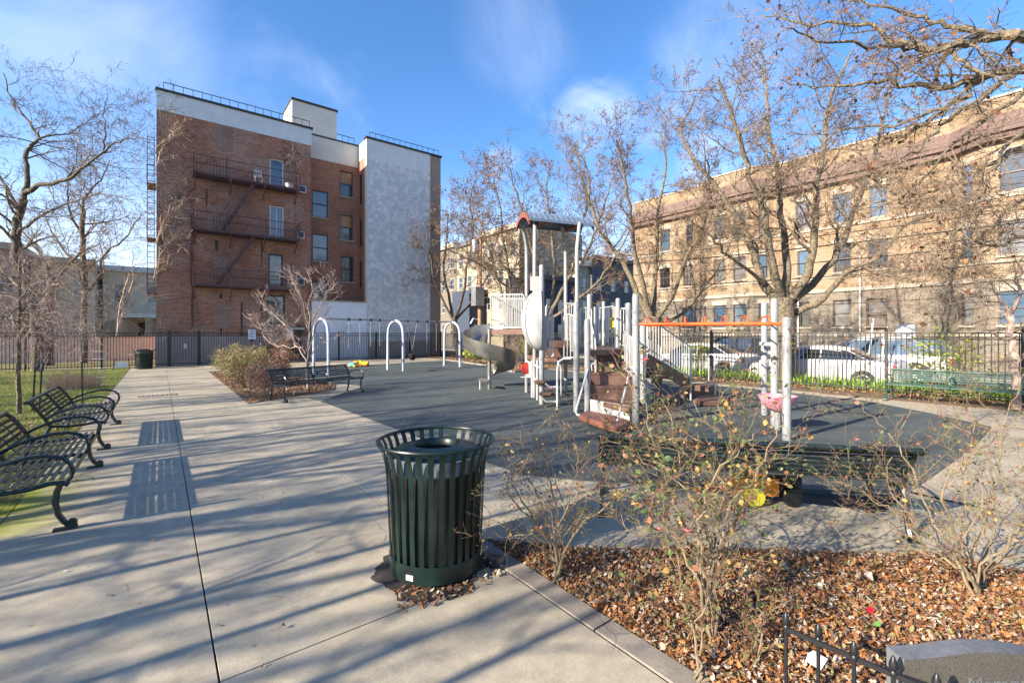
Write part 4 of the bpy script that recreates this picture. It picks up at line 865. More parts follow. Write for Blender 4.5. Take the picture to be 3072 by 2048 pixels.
# main stairs
sc0 = W(1834, 9.75); sc1 = W(1824, 11.0); us = (sc1-sc0).normalized(); vs = Vector((us.y, -us.x, 0)); hwid = .43
zs_ = [.36, .62, .88, 1.12, 1.37]
for i in range(1, 5):
    p = sc0+(sc1-sc0)*(i-.5)/4.2; MB().obox(p+Vector((0, 0, zs_[i]-.02)), us, vs, Vector((0, 0, 1)), .20, hwid, .022).build('tread', BROWNP, ps, world=True)
    if i != 3: MB().obox(p+us*-.17+Vector((0, 0, zs_[i]-.15)), us, vs, Vector((0, 0, 1)), .012, hwid, .125).build('riser', BROWNP, ps, world=True)
    else:
        for k in range(4): MB().obox(p+us*-.17+vs*(-.32+.21*k)+Vector((0, 0, zs_[i]-.14)), us, vs, Vector((0, 0, 1)), .012, .07, .10).build('riser_plate', BROWNP, ps, world=True)
for s_ in (-1, 1): MB().bar(sc0+vs*s_*(hwid+.02)+Vector((0, 0, .45)), sc1+vs*s_*(hwid+.02)+Vector((0, 0, 1.3)), .03, .2).build('stringer', BROWNP, ps, world=True)
deck([P['Q3'], P['Q8']-RT*.1, P['Q9']-RT*.12, W(1868, 10.3), W(1785, 10.3)], .36, .10, name='landing')
railing(W(1786, 10.3), W(1768, 11.4), ZZ(1190, 10.3)+.2, ZZ(1015, 10.3), ZZ(1060, 11.4), ZZ(950, 11.4), 5); railing(W(1871, 10.6), W(1899, 8.8), ZZ(1100, 10.6), ZZ(993, 10.6), ZZ(1130, 8.8), ZZ(1015, 8.8), 6)
MB().obox(PD(1786, 1110, 10.2), us, vs, Vector((0, 0, 1)), .02, .02, .55).build('upright_panel', RAILP, ps, world=True)
# white emblem board with ring emblem
ea = G(1775, 1249); eb_ = W(1893, 8.72); eu = (eb_-ea).normalized(); eb_ = ea+eu*(eb_-ea).length; en = Vector((eu.y, -eu.x, 0)); 
if en.dot(FW) > 0: en = -en
ec = (ea+eb_)/2+en*.03; pl = MB().obox(ec+Vector((0, 0, .225)), eu, en, Vector((0, 0, 1)), (eb_-ea).length/2, .012, .14).build('emblem_board', RAILP, ps, world=True)
def ring3(c, r, th, n_=24, u=eu):
    return [c+u*(r*math.cos(6.283*i/n_))+Vector((0, 0, r*math.sin(6.283*i/n_))) for i in range(n_+1)]
cc = ec+en*.014+Vector((0, 0, .23)); em = MB().tube(ring3(cc, .10, 0), .0035, 4, False); em.tube(ring3(cc, .078, 0), .0025, 4, False)
for k in (-.045, -.015, .015, .045): em.tube([cc+eu*k+Vector((0, 0, -.06)), cc+eu*k+Vector((0, 0, .03))], .004, 4); em.tube(ring3(cc+eu*k+Vector((0, 0, .045)), .012, 0, 8), .003, 4)
em.build('emblem', IRONB, pl, world=True)
# hexagon step and leaning handrails
hxp = [G(1737, 1243, .16), G(1762, 1230, .16), G(1850, 1247, .16), G(1893, 1262, .16), G(1850, 1281, .16), G(1790, 1263, .16)]; deck(hxp, .16, .10, BRICKED, 'step_plate')
for a, b in (((1768, 1090, 9.75), (1727, 1228, 9.35)), ((1893, 1100, 8.7), (1852, 1255, 8.3))):
    A = PD(*a); B = PD(*b); B.z = .08; MB().tube([A+RT*.14+Vector((0, 0, -.02)), A+RT*.03+Vector((0, 0, .0)), A-RT*.03+Vector((0, 0, -.06)), A+(B-A)*.12, B+Vector((0, 0, .07)), B+RT*.03, B+RT*.10-FW*.05], .022, 8).build('handrail', RAILP, ps, True, True)
# climbing pods with curved pipes on the left
for (px, py, d, rr) in ((1640, 1180, 10.9, .19), (1622, 1145, 11.2, .17)):
    c_ = PD(px, py, d); pod = MB().lathe([(.001, -.05), (rr*.8, -.05), (rr, -.02), (rr, .02), (rr*.85, .04), (.001, .045)], tuple(c_), 7).build('stepping_pod', BROWNP, ps, True, True)
MB().tube([PD(1622, 1190, 11.0), PD(1640, 1205, 11.0), PD(1672, 1204, 10.9)], .025, 8).build('pod_pipe', RAILP, ps, True, True)
MB().tube([PD(1636, 1150, 11.0), PD(1648, 1160, 11.0), PD(1672, 1160, 10.95)], .022, 8).build('pod_pipe', RAILP, ps, True, True)
MB().tube([G(1672, 1229), PD(1672, 1110, 10.5), PD(1676, 1085, 10.5), PD(1690, 1076, 10.5), PD(1714, 1076, 10.5)], .026, 10).build('climbing_pole', RAILP, ps, True, True)
MB().tube([PD(1674, 1192, 10.5), PD(1683, 1186, 10.5), PD(1683, 1105, 10.5), PD(1679, 1093, 10.5), PD(1672, 1092, 10.5)], .018, 8).build('climbing_pole', RAILP, ps, True, True)
# left play panel with red rotor
for px, b_y in ((1596, 1192), (1612, 1200)): g = G(px, b_y); MB().tube([g, g+Vector((0, 0, ZZ(1080, g.dot(FW))))], .03, 8).build('panel_post', RAILP, ps, True, True)
a = G(1577, 1177); b = G(1612, 1200); u = (b-a).normalized(); n_ = Vector((u.y, -u.x, 0))
MB().bar(PD(1580, 1082, 13.3), PD(1616, 1100, 11.9), .02, .05).build('panel_rail', RAILP, ps, world=True); MB().bar(PD(1580, 1122, 13.3), PD(1616, 1142, 11.9), .02, .05).build('panel_rail', RAILP, ps, world=True)
pn = MB().obox(PD(1588, 1107, 12.9), (PD(1612, 0, 11.9)-PD(1580, 0, 13.3)).to_2d().to_3d().normalized(), n_, Vector((0, 0, 1)), .22, .012, .22).build('play_panel', RAILP, ps, world=True)
rc = PD(1578, 1105, 12.9); MB().lathe([(.001, -.03), (.14, -.02), (.17, 0), (.14, .02), (.001, .03)], tuple(rc), 18, 'y').build('red_rotor', REDP, ps, True, True)
MB().tube([PD(1562, 1131, 13.2), PD(1590, 1131, 13.1)], .015, 6).build('step_bar', RAILP, ps, True, True)
# moulded bubble panel bulging to the left of the tall post
bc = POST['Q1'][0]-RT*.02+FW*.05; bub = MB(); zc_ = ZZ(960, 11.2); hh = .76; bulge = .49; dep = .46; na, nb = 20, 14
for i in range(na+1):
    th = -math.pi/2+math.pi*i/na
    for j in range(nb+1):
        ph = math.pi*j/nb; bub.v.append(tuple(bc-RT*(bulge*math.cos(th)*math.sin(ph)) + FW*(dep*math.cos(th)*math.cos(ph)) + Vector((0, 0, zc_+hh*math.sin(th)))))
for i in range(na):
    for j in range(nb): q = i*(nb+1)+j; bub.f.append((q, q+1, q+nb+2, q+nb+1)); bub.mi.append(0)
bp = bub.build('bubble_panel', BUBP, ps, True, True)
MB().tube([bc-RT*(bulge*.82*math.cos(t__))-FW*(dep*.62*math.cos(t__)+.0)+Vector((0, 0, zc_+hh*math.sin(t__))) for t__ in [-1.45+2.9*i/20 for i in range(21)]], .016, 6).build('rib', BUBP, bp, True, True)
MB().tube([bc+RT*.01+FW*(dep*1.0*math.cos(t__))+Vector((0, 0, zc_+hh*math.sin(t__))) for t__ in [-1.5+3.0*i/20 for i in range(21)]], .02, 6).build('rim', BUBP, bp, True, True)
ecc = bc-RT*.16-FW*(dep*.93)+Vector((0, 0, zc_)); em2 = MB()
for k in range(5): em2.tube(ring3(ecc+Vector((0, 0, .28-.13*k))+FW*(abs(k-2)*.035), .045, 0, 12, RT), .004, 4, False)
em2.build('embossed_marks', BUBP, bp, world=True)
MB().obox(PD(1607, 850, 11.6), RT, FW, Vector((0, 0, 1)), .14, .012, .18).build('top_panel', BUBP, ps, world=True)
# spiral slide
sx0 = W(1470, 14.55); ch = MB(); NS = 44; prof = []
for i in range(NS+1):
    k = i/NS; th = R(60)+k*R(400)          # measured from the right, through the back, left, front
    zb = 1.84-1.48*k-.06*math.sin(k*3.1); ri = .16; ro = .84-.05*k
    wallh = .44*min(1, .35+k*5)*(1-.35*max(0, k-.8)/.2)
    sec = [(ri, .20), (ri+.02, .05), (ri+.10, 0), ((ri+ro)/2, -.02), (ro-.10, 0), (ro-.02, .08), (ro, .18), (ro+.02, wallh), (ro+.05, wallh), (ro+.045, wallh-.03), (ro+.02, .10), (ro-.03, -.03), ((ri+ro)/2, -.06), (ri+.05, -.04)]
    for r_, z_ in sec:
        v = RT*math.cos(th)*r_+FW*math.sin(th)*r_*.96; ch.v.append(tuple(sx0+v+Vector((0, 0, zb+z_))))
k_ = 14
for i in range(NS):
    for j in range(k_): j2 = (j+1) % k_; ch.f.append((i*k_+j, i*k_+j2, (i+1)*k_+j2, (i+1)*k_+j)); ch.mi.append(0)
ch.build('spiral_slide', STEEL, ps, True, True)
for kf in (.42, .62):
    i = int(kf*NS); MB().tube([Vector(ch.v[i*k_+j])+Vector((0, 0, .006)) for j in range(0, 9)], .012, 5).build('slide_seam', STEEL, ps, True, True)
deck([PD(1433, 1133, 14.2), PD(1464, 1137, 13.8), PD(1462, 1127, 14.6), PD(1440, 1125, 14.7)], .32, .03, STEEL, 'exit_lip'); MB().tube([W(1440, 14.2), W(1440, 14.2, .3)], .02, 8).build('lip_leg', RAILP, ps, True, True)
# right hand stair run with slatted railings
ra = W(1942, 10.2); rb = W(2074, 11.7); ru = (rb-ra).normalized(); rn = Vector((-ru.y, ru.x, 0)); 
if rn.dot(FW) < 0: rn = -rn
railing(ra, rb, 1.30, 2.10, .60, 1.42, 17); railing(ra+rn*.85, rb+rn*.85, 1.30, 2.12, .60, 1.44, 17)
for s_ in (0.02, .83): MB().bar(ra+rn*s_+Vector((0, 0, 1.18)), rb+rn*s_+Vector((0, 0, .40)), .03, .26).build('stringer', MAROON if 0 else BROWNP, ps, world=True)
for i in range(6):
    p = ra+(rb-ra)*(i+.5)/6+rn*.42; MB().obox(p+Vector((0, 0, 1.28-.75*(i+.5)/6)), ru, rn, Vector((0, 0, 1)), .15, .4, .02).build('tread', BROWNP, ps, world=True)
MB().tube([G(2072, 1205), W(2072, 11.65, 1.35)], .026, 8).build('rail_leg', RAILP, ps, True, True)
g = G(2105, 1188); MB().obox(g+Vector((0, 0, .16)), ru, rn, Vector((0, 0, 1)), .30, .32, .16).build('step_box', BROWNP, ps, world=True)
hxp = [G(2080, 1200, .1), G(2100, 1188, .1), G(2150, 1183, .1), G(2185, 1194, .1), G(2170, 1206, .1), G(2110, 1208, .1)]; deck(hxp, .12, .09, BROWNP, 'step_plate')
lp_ = MB(); la = G(2126, 1182); lb_ = G(2146, 1196); lp_.tube([la, la+Vector((0, 0, 1.05))]+[la+(lb_-la)*(.5-.5*math.cos(a))+Vector((0, 0, 1.05+.12*math.sin(a))) for a in (.5, 1, 1.57, 2.1, 2.6)]+[lb_+Vector((0, 0, 1.05)), lb_], .022, 8); lp_.build('loop_handle', RAILP, ps, True, True)
MB().obox(G(1938, 1225)+Vector((0, 0, .35)), RT, FW, Vector((0, 0, 1)), .09, .1, .35).build('post_box', GREYP, ps, world=True)
# overhead ladder
r1a = POST['Q8'][0]+Vector((0, 0, ZZ(972, POST['Q8'][1]))); r1b = POST['M3'][0]+Vector((0, 0, ZZ(971, POST['M3'][1]))); r2a = POST['Q9'][0]+Vector((0, 0, r1a.z)); r2b = POST['M2'][0]+Vector((0, 0, r1a.z))
ld = thing('overhead_ladder', (r1a+r1b)/2, label='orange overhead ladder of two rails and raised rungs between grey posts', cat='monkey bars')
for a, b in ((r1a, r1b), (r2a, r2b)): MB().tube([a+(b-a).normalized()*.06, b-(b-a).normalized()*.06], .03, 10).build('ladder_rail', ORANGE, ld, True, True)
for i in range(7):
    k = (i+.6)/7.3; a = r1a+(r1b-r1a)*k; b = r2a+(r2b-r2a)*k; u = b-a; Z = Vector((0, 0, 1))
    MB().tube([a, a+Z*.07+u*.02, a+Z*.12+u*.08, a+Z*.13+u*.2, b+Z*.13-u*.2, b+Z*.12-u*.08, b+Z*.07-u*.02, b], .017, 8).build('rung', ORANGE, ld, True, True)
MB().bar(PD(2280, 1030, 9.6), PD(2312, 1032, 8.9), .03, .07).build('bracket', RAILP, ps, world=True)
# pink spinner seat
g = G(2333, 1290); sp = thing('spinner_seat', g, label='pink plastic bowl seat on a grey post under the orange ladder', cat='spinner')
MB().lathe([(.001, .40), (.10, .41), (.18, .46), (.26, .55), (.30, .63), (.32, .63), (.30, .56), (.21, .43), (.12, .36), (.05, .33)], n=28).build('bowl', PINK, sp, True); MB().lathe([(.05, 0), (.05, .36)], n=12).build('stem', GREYP, sp, True)

# ------------------------------------------------------------------ toys
def toytruck(loc, rz, s, lab, body, cab, wh, wh2=None):
    t = thing('toy_truck', loc, rz, lab, 'toy truck')
    MB().box(-.5*s, -.22*s, .16*s, .1*s, .22*s, .24*s).box(-.5*s, -.22*s, .24*s, -.46*s, .22*s, .46*s).box(-.46*s, -.22*s, .24*s, .1*s, -.18*s, .44*s).box(-.46*s, .18*s, .24*s, .1*s, .22*s, .44*s).build('tipper', body, t)
    MB().cbox(.14*s, -.2*s, .14*s, .48*s, .2*s, .56*s, .04*s).build('cab', cab, t)
    me = MB().lathe([(.001, -.05*s), (.06*s, -.055*s), (.15*s, -.05*s), (.165*s, 0), (.15*s, .05*s), (.06*s, .055*s), (.001, .05*s)], n=20, axis='y').mesh('wheel', wh, True)
    m2 = me if wh2 is None else MB().lathe([(.001, -.05*s), (.15*s, -.05*s), (.165*s, 0), (.15*s, .05*s), (.001, .05*s)], n=20, axis='y').mesh('wheel', wh2, True)
    for x in (-.32, .30):
        for y in (-.25, .25): inst(me if x < 0 else m2, 'wheel', t, (x*s, y*s, .165*s))
    MB().box(.47*s, -.15*s, .34*s, .485*s, .15*s, .48*s).build('windscreen', BLACKP, t); return t
w_ = G(2358, 1516); toytruck(w_+FW*.12-RT*.14, math.atan2(-RT.y, -RT.x)+math.pi, .62, 'orange toy truck with yellow wheels under the front bench', ORP, BLACKP, YELG, BLACKP)
a = G(1063, 1101); toytruck(a, .7, .55, 'orange and teal toy car on the far rubber surface', TEALP, ORP, YELP); a = G(1090, 1098); toytruck(a, 2.4, .55, 'yellow toy truck right of the teal toy near the swings', YELP, YELP, ORP)

# ------------------------------------------------------------------ parked vehicles
def loft(secs, n_ang=None):
    mb = MB(); k = len(secs[0])
    for s_ in secs: mb.v += s_
    for i in range(len(secs)-1):
        for j in range(k-1): mb.f.append((i*k+j, i*k+j+1, (i+1)*k+j+1, (i+1)*k+j)); mb.mi.append(0)
    mb.f.append(tuple(range(k))); mb.f.append(tuple((len(secs)-1)*k+j for j in range(k-1, -1, -1))); mb.mi += [0, 0]; return mb
def lerp(tab, x):
    for (a, va), (b, vb) in zip(tab, tab[1:]):
        if x <= b: return va+(vb-va)*max(0, (x-a))/(b-a)
    return tab[-1][1]
def car(name, lab, loc, rz, paint, Ln=4.6, wd=.9, belt=None, top=None, gh=None, wr=.33, wx=(.85, 3.6), cat='car', gl=GLASSD):
    """x runs from the rear (0) to the front (Ln)"""
    t = thing(name, loc, rz, lab, cat, 'vehicles parked along the street'); secs = []
    for i in range(37):
        x = Ln*i/36; zb = lerp(belt, x); e = min(1, min(x, Ln-x)/.55); hw_ = wd*(.80+.20*math.sqrt(max(0, e*(2-e)))); zl = .22
        for w0 in wx:
            dx = abs(x-w0)
        s_ = [(x, -hw_*.86, zl), (x, -hw_*.97, zl+.10), (x, -hw_, .45), (x, -hw_*.985, zb*.84), (x, -hw_*.93, zb-.02), (x, -hw_*.84, zb+.02), (x, 0, zb+.05), (x, hw_*.84, zb+.02), (x, hw_*.93, zb-.02), (x, hw_*.985, zb*.84), (x, hw_, .45), (x, hw_*.97, zl+.10), (x, hw_*.86, zl)]
        secs.append(s_)
    loft(secs).build('body', paint, t, True)
    secs = []; roofs = []
    g0, g1 = gh
    for i in range(25):
        x = g0+(g1-g0)*i/24; zt_ = lerp(top, x); zb = lerp(belt, x); hr = wd*.70; hb = wd*.87; kf = min(1, max(0, (zt_-zb)/.35)); hr = hb-(hb-hr)*kf
        secs.append([(x, -hb, zb-.02), (x, -hr*1.02, zt_-.05), (x, -hr*.9, zt_), (x, 0, zt_+.02), (x, hr*.9, zt_), (x, hr*1.02, zt_-.05), (x, hb, zb-.02)])
    loft(secs).build('window_glass', gl, t, True)
    xs = [p[0] for p in top if p[1] > max(q[1] for q in top)-.09]; r0, r1 = min(xs)-.1, max(xs)+.05; secs = []
    for i in range(12):
        x = r0+(r1-r0)*i/11; zt_ = lerp(top, x)+.012; hr = wd*.735; secs.append([(x, -hr, zt_-.11), (x, -hr*.95, zt_-.03), (x, -hr*.8, zt_+.005), (x, 0, zt_+.028), (x, hr*.8, zt_+.005), (x, hr*.95, zt_-.03), (x, hr, zt_-.11)])
    loft(secs).build('roof', paint, t, True)
    pl_ = [g0+.12, (g0+g1)/2-.05, g1-.12]
    for sy in (-1, 1):
        for k, x in enumerate(pl_):
            xt = min(max(x, r0+.05), r1-.05); MB().bar((x, sy*wd*.885, lerp(belt, x)), (xt, sy*wd*.725, lerp(top, xt)-.03), .05 if k == 1 else .09, .02).build('pillar', paint, t)
        MB().cbox(.02, sy*wd*.74-.12, lerp(belt, .1)*.72, .14, sy*wd*.74+.12, lerp(belt, .1)*.93, .02).build('tail_light', REDP, t); MB().cbox(Ln-.16, sy*wd*.68-.14, .58, Ln-.03, sy*wd*.68+.14, .72, .02).build('headlight', GLASSL, t)
        for x in (1.75, 2.75): MB().box(x, sy*wd*.99-.012, .72, x+.16, sy*wd*.99+.012, .75).build('door_handle', paint, t)
        MB().cbox(g1-.5, sy*(wd+.1)-.09, .95, g1-.35, sy*(wd+.1)+.07, 1.07, .02).build('mirror', paint, t)
        for x in wx:
            y = sy*(wd-.10); o = MB().lathe([(wr*.62, -.10), (wr*.93, -.10), (wr, -.07), (wr, .07), (wr*.93, .10), (wr*.62, .10)], n=28, axis='y', closed=True).build('tyre', TYRE, t, True); o.location = (x, y, wr)
            MB().lathe([(.001, sy*.05), (wr*.15, sy*.07), (wr*.2, sy*.05)], n=16, axis='y').build('hub', STEEL, o, True)
            ri = MB().lathe([(wr*.50, sy*.07), (wr*.60, sy*.105), (wr*.66, sy*.10), (wr*.62, 0), (.001, -sy*.02)], n=24, axis='y').build('rim', PSILV, o, True)
            for s5 in range(5):
                a = s5*1.2566+.3; MB().bar((0, sy*.08, 0), (wr*.58*math.cos(a), sy*.08, wr*.58*math.sin(a)), .05, .03).build('spoke', PSILV, o)
            MB().tube([(x+wr*1.14*math.cos(a), sy*(wd-.005), wr+wr*1.14*math.sin(a)) for a in [math.pi*k/12 for k in range(13)]], .03, 6).build('wheel_arch', BLACKP if paint != PWHITE or Ln > 4.7 else paint, t, True)
            MB().lathe([(.001, sy*(wd+.002)), (wr*1.12, sy*(wd+.002))], (x, 0, wr), 24, 'y').build('arch_gap', BLACKP, t)
    MB().box(-.03, -wd*.6, .40, .03, wd*.6, .50).build('rear_bumper', paint, t); MB().box(-.035, -.26, .56, .0, .26, .68).build('number_plate', PAPER, t)
    return t
SED_B = [(0, .88), (.15, 1.0), (.9, 1.02), (3.3, .96), (4.2, .84), (4.6, .60)]; SED_T = [(.55, 1.03), (1.35, 1.36), (1.9, 1.43), (2.5, 1.44), (2.95, 1.38), (3.75, .96)]
SUV_B = [(0, 1.0), (.12, 1.12), (3.5, 1.08), (4.5, .98), (4.8, .7)]; SUV_T = [(.05, 1.12), (.4, 1.66), (1.2, 1.76), (2.7, 1.74), (3.1, 1.66), (3.85, 1.1)]
yA = fx(2232, 1080, 18.9).y; car('parked_car', 'white sedan behind the fence, left one beyond the play stairs', (19.75, yA, -.14), R(90), PWHITE, 4.6, .9, SED_B, SED_T, (.6, 3.7))
yB = fx(2690, 1100, 18.1).y; car('parked_car', 'white sedan behind the fence, nearer right one with red tail light', (18.95, yB, -.14), R(90), PWHITE, 4.6, .9, SED_B, SED_T, (.6, 3.7))
yC = fx(2856, 1090, 21.4).y; car('parked_truck', 'tall white utility vehicle beyond the nearer sedan', (22.3, yC, -.14), R(90), PWHITE, 4.8, .95, SUV_B, SUV_T, (.1, 3.8), wr=.39, wx=(.95, 3.8), cat='truck', gl=GLASS)
yD = fx(2330, 1050, 22.4).y; car('parked_car', 'black utility car on the far side of the street between the white sedans', (23.3, yD, -.14), R(90), PBLACK, 4.8, .95, SUV_B, SUV_T, (.1, 3.8), wr=.36, wx=(.95, 3.8), gl=GLASSD)
pb = fx(2700, 1030, 21.2); tag(MB().cbox(-.1, -.28, 0, .1, .28, .42, .05).build('roof_box', PWHITE), 'small white box fixed above the tall white vehicle near its rear', 'box').location = (22.0, pb.y, 1.66)

# ------------------------------------------------------------------ trees
def grow(mb, rng, p, dirv, length, r, level, maxl, tips, up=.15, wig=.28, kids=(7, 6, 5, 4), ang=(.5, 1.0), rmin=.004, lenr=(.35, .6), m=0):
    n = 5 if level <= 1 else 4 if level == 2 else 3; pts = [p]; rad = [r]; d = dirv.normalized(); step = length/n
    for i in range(n):
        d = (d+Vector((rng.gauss(0, wig), rng.gauss(0, wig), rng.gauss(0, wig)))*.55+Vector((0, 0, up*.35))).normalized(); p = p+d*step; pts.append(p); rad.append(max(rmin*.7, r*(1-.72*(i+1)/n)))
    mb.tube(pts, rad, 6 if r > .05 else 4 if r > .014 else 3, False, m)
    if level >= maxl: tips.append((pts[-1], d)); return
    nk = kids[min(level, len(kids)-1)]
    for k in range(nk):
        f = .2+.8*(k+rng.random()*.8)/nk; i = min(n-1, int(f*n)); q = pts[i].lerp(pts[i+1], min(1, f*n-i)); t = (pts[i+1]-pts[i]).normalized()
        a = rng.uniform(*ang); ax = t.orthogonal(); ax.rotate(Matrix.Rotation(rng.uniform(0, 6.283), 3, t)); cd = (t*math.cos(a)+ax*math.sin(a)+Vector((0, 0, up))).normalized()
        grow(mb, rng, q, cd, length*rng.uniform(*lenr)*(1.15-.4*f), max(rmin, rad[i]*.55), level+1, maxl, tips, up, wig, kids, ang, rmin, lenr, m)
def limb(mb, tw, rng, pts, r0, r1, tips, nk=9, ln=1.6, maxl=3, up=.15, n=8, jit=.04, rmin=.004, kids=(6, 5, 4, 3), kr=.42, wig=.3, start=.25):
    # Catmull-like resample with a little irregularity
    P_ = [Vector(p) for p in pts]; q = []
    for i in range(len(P_)-1):
        a = P_[max(0, i-1)]; b = P_[i]; c = P_[i+1]; d = P_[min(len(P_)-1, i+2)]
        for s_ in range(4):
            t = s_/4; q.append(.5*((2*b)+(c-a)*t+(2*a-5*b+4*c-d)*t*t+(3*b-a-3*c+d)*t*t*t))
    q.append(P_[-1]); L_ = sum((q[i+1]-q[i]).length for i in range(len(q)-1)); k = len(q)
    for i in range(1, k-1): q[i] = q[i]+Vector((rng.gauss(0, 1), rng.gauss(0, 1), rng.gauss(0, 1)))*jit
    rad = [r0+(r1-r0)*(i/(k-1))**.8 for i in range(k)]; mb.tube(q, rad, n, False)
    for j in range(nk):
        f = start+(1-start)*(j+rng.random())/nk; i = min(k-2, int(f*(k-1))); t = (q[i+1]-q[i]).normalized(); a = rng.uniform(.45, 1.1); ax = t.orthogonal(); ax.rotate(Matrix.Rotation(rng.uniform(0, 6.283), 3, t))
        grow(tw, rng, q[i], (t*math.cos(a)+ax*math.sin(a)+Vector((0, 0, up))).normalized(), ln*rng.uniform(.6, 1.25), max(rmin, rad[i]*kr), 1, maxl, tips, up, wig, kids, rmin=rmin)
def leaves(mb, rng, tips, n, size, spread=.06, droop=.3):
    for i in range(n):
        p, d = tips[rng.randrange(len(tips))]; p = p+Vector((rng.gauss(0, spread), rng.gauss(0, spread), rng.gauss(0, spread)))
        u = Vector((rng.gauss(0, 1), rng.gauss(0, 1), rng.gauss(0, .6)-droop)).normalized(); v = u.orthogonal(); v.rotate(Matrix.Rotation(rng.uniform(0, 6.28), 3, u)); nn = u.cross(v); s_ = size*rng.uniform(.5, 1.3)
        a = p; b = p+u*s_*.35+v*s_*.28+nn*s_*.08; c = p+u*s_; e = p+u*s_*.4-v*s_*.28+nn*s_*.05; b2 = p+u*s_*.75+v*s_*.2; e2_ = p+u*s_*.75-v*s_*.18
        mb.add([tuple(a), tuple(b), tuple(b2), tuple(c), tuple(e2_), tuple(e)], [(0, 1, 2, 3, 4, 5)])
def tree(name, lab, base, limbs, seed, bark=BARK, twig=TWIG, nk=9, ln=1.6, maxl=3, leafn=0, leafs=.08, leafm=TANL, grp='bare street trees', up=.12, rmin=.005, kids=(6, 5, 4, 3), cat='tree', kr=.42, thin=1.0, wig=.34):
    rng = random.Random(seed); t = thing(name, base, label=lab, cat=cat, group=grp); tr = MB(); tw = MB(); tips = []
    for (pts, r0, r1, *ex) in limbs:
        e = ex[0] if ex else {}; limb(tr, tw, rng, pts, r0*(thin if e.get('nk', 1) else 1), r1, tips, wig=wig, nk=e.get('nk', nk), ln=e.get('ln', ln), maxl=maxl, up=up, rmin=rmin, n=10 if r0 > .12 else 7, jit=e.get('jit', .03), kids=kids, kr=kr, start=e.get('start', .25))
    tr.build('trunk', bark, t, True, True); o = tw.build('twigs', twig, t, False, True); o['kind'] = 'stuff'
    if leafn: lf = MB(); leaves(lf, rng, tips, leafn, leafs); o = lf.build('leaves', leafm, t, False, True); o['kind'] = 'stuff'
    return t
def sk(lst, d0, dv=0, b=None):     # skeleton points from the photograph placed at a real distance, swinging in depth by dv
    n = len(lst); return [PD(x, y, d0+dv*i/max(1, n-1)) for i, (x, y) in enumerate(lst)]
# street tree 1
B1 = W(2352, 15.9); f1 = PD(2350, 895, 15.9)
T1 = [([B1+Vector((0, 0, -.1)), PD(2352, 1000, 15.9), PD(2348, 930, 15.9), f1], .40, .36, dict(nk=0, jit=.0)),
      (sk([(2330, 905), (2290, 850), (2260, 760), (2215, 660), (2160, 580), (2080, 470), (2040, 400), (2085, 290)], 15.9, 2.0), .24, .03, dict(nk=17)),
      (sk([(2340, 900), (2320, 800), (2300, 680), (2262, 560), (2225, 440), (2190, 330), (2155, 230)], 15.9, -1.6), .22, .03, dict(nk=17)),
      (sk([(2355, 900), (2360, 800), (2345, 640), (2330, 500), (2310, 400), (2300, 260), (2285, 160)], 15.9, 1.2), .22, .025, dict(nk=17)),
      (sk([(2370, 900), (2420, 820), (2445, 700), (2450, 560), (2475, 430), (2490, 300), (2560, 150)], 15.9, -.6), .24, .03, dict(nk=18)),
      (sk([(2380, 900), (2460, 830), (2530, 730), (2570, 600), (2620, 480), (2650, 360), (2680, 220)], 15.9, 1.8), .20, .03, dict(nk=17)),
      (sk([(2385, 940), (2470, 895), (2540, 820), (2620, 780), (2700, 690), (2790, 640)], 15.9, -2.4), .17, .025, dict(nk=13)),
      (sk([(2290, 850), (2230, 800), (2160, 740), (2110, 690), (2060, 660)], 15.9, -1.5), .10, .02, dict(nk=7))]
tree('street_tree', 'large bare street tree with many upright limbs right of centre before the tan building', B1, T1, 11, thin=.74, wig=.42, maxl=4, kids=(6, 6, 5, 4), rmin=.0075, leafn=2600, leafs=.055, nk=9, ln=1.7)
B2 = W(1962, 20.2)
T2 = [([B2, PD(1960, 1010, 20.2), PD(1962, 950, 20.2)], .36, .30, dict(nk=0, jit=0)),
      (sk([(1950, 960), (1900, 850), (1850, 760), (1800, 690), (1770, 600), (1760, 500), (1700, 420)], 20.2, 2.2), .20, .03, dict(nk=15)),
      (sk([(1955, 960), (1930, 860), (1900, 740), (1890, 620), (1870, 500), (1850, 420)], 20.2, -1.8), .18, .03, dict(nk=15)),
      (sk([(1960, 960), (1965, 850), (1970, 740), (1975, 620), (2000, 500), (1980, 400)], 20.2, 1.5), .18, .03, dict(nk=15)),
      (sk([(1970, 960), (2020, 880), (2050, 790), (2100, 700), (2130, 600), (2120, 480)], 20.2, -1.5), .17, .03, dict(nk=15)),
      (sk([(1975, 980), (2060, 930), (2120, 850), (2180, 760), (2200, 690)], 20.2, 1.8), .12, .02, dict(nk=12))]
tree('street_tree', 'bare street tree rising behind the stair rail left of the largest tree', B2, T2, 12, thin=.74, wig=.42, maxl=4, kids=(6, 6, 5, 4), rmin=.0075, leafn=4200, leafs=.06, nk=9, ln=1.7)
B3 = W(1640, 26.7)
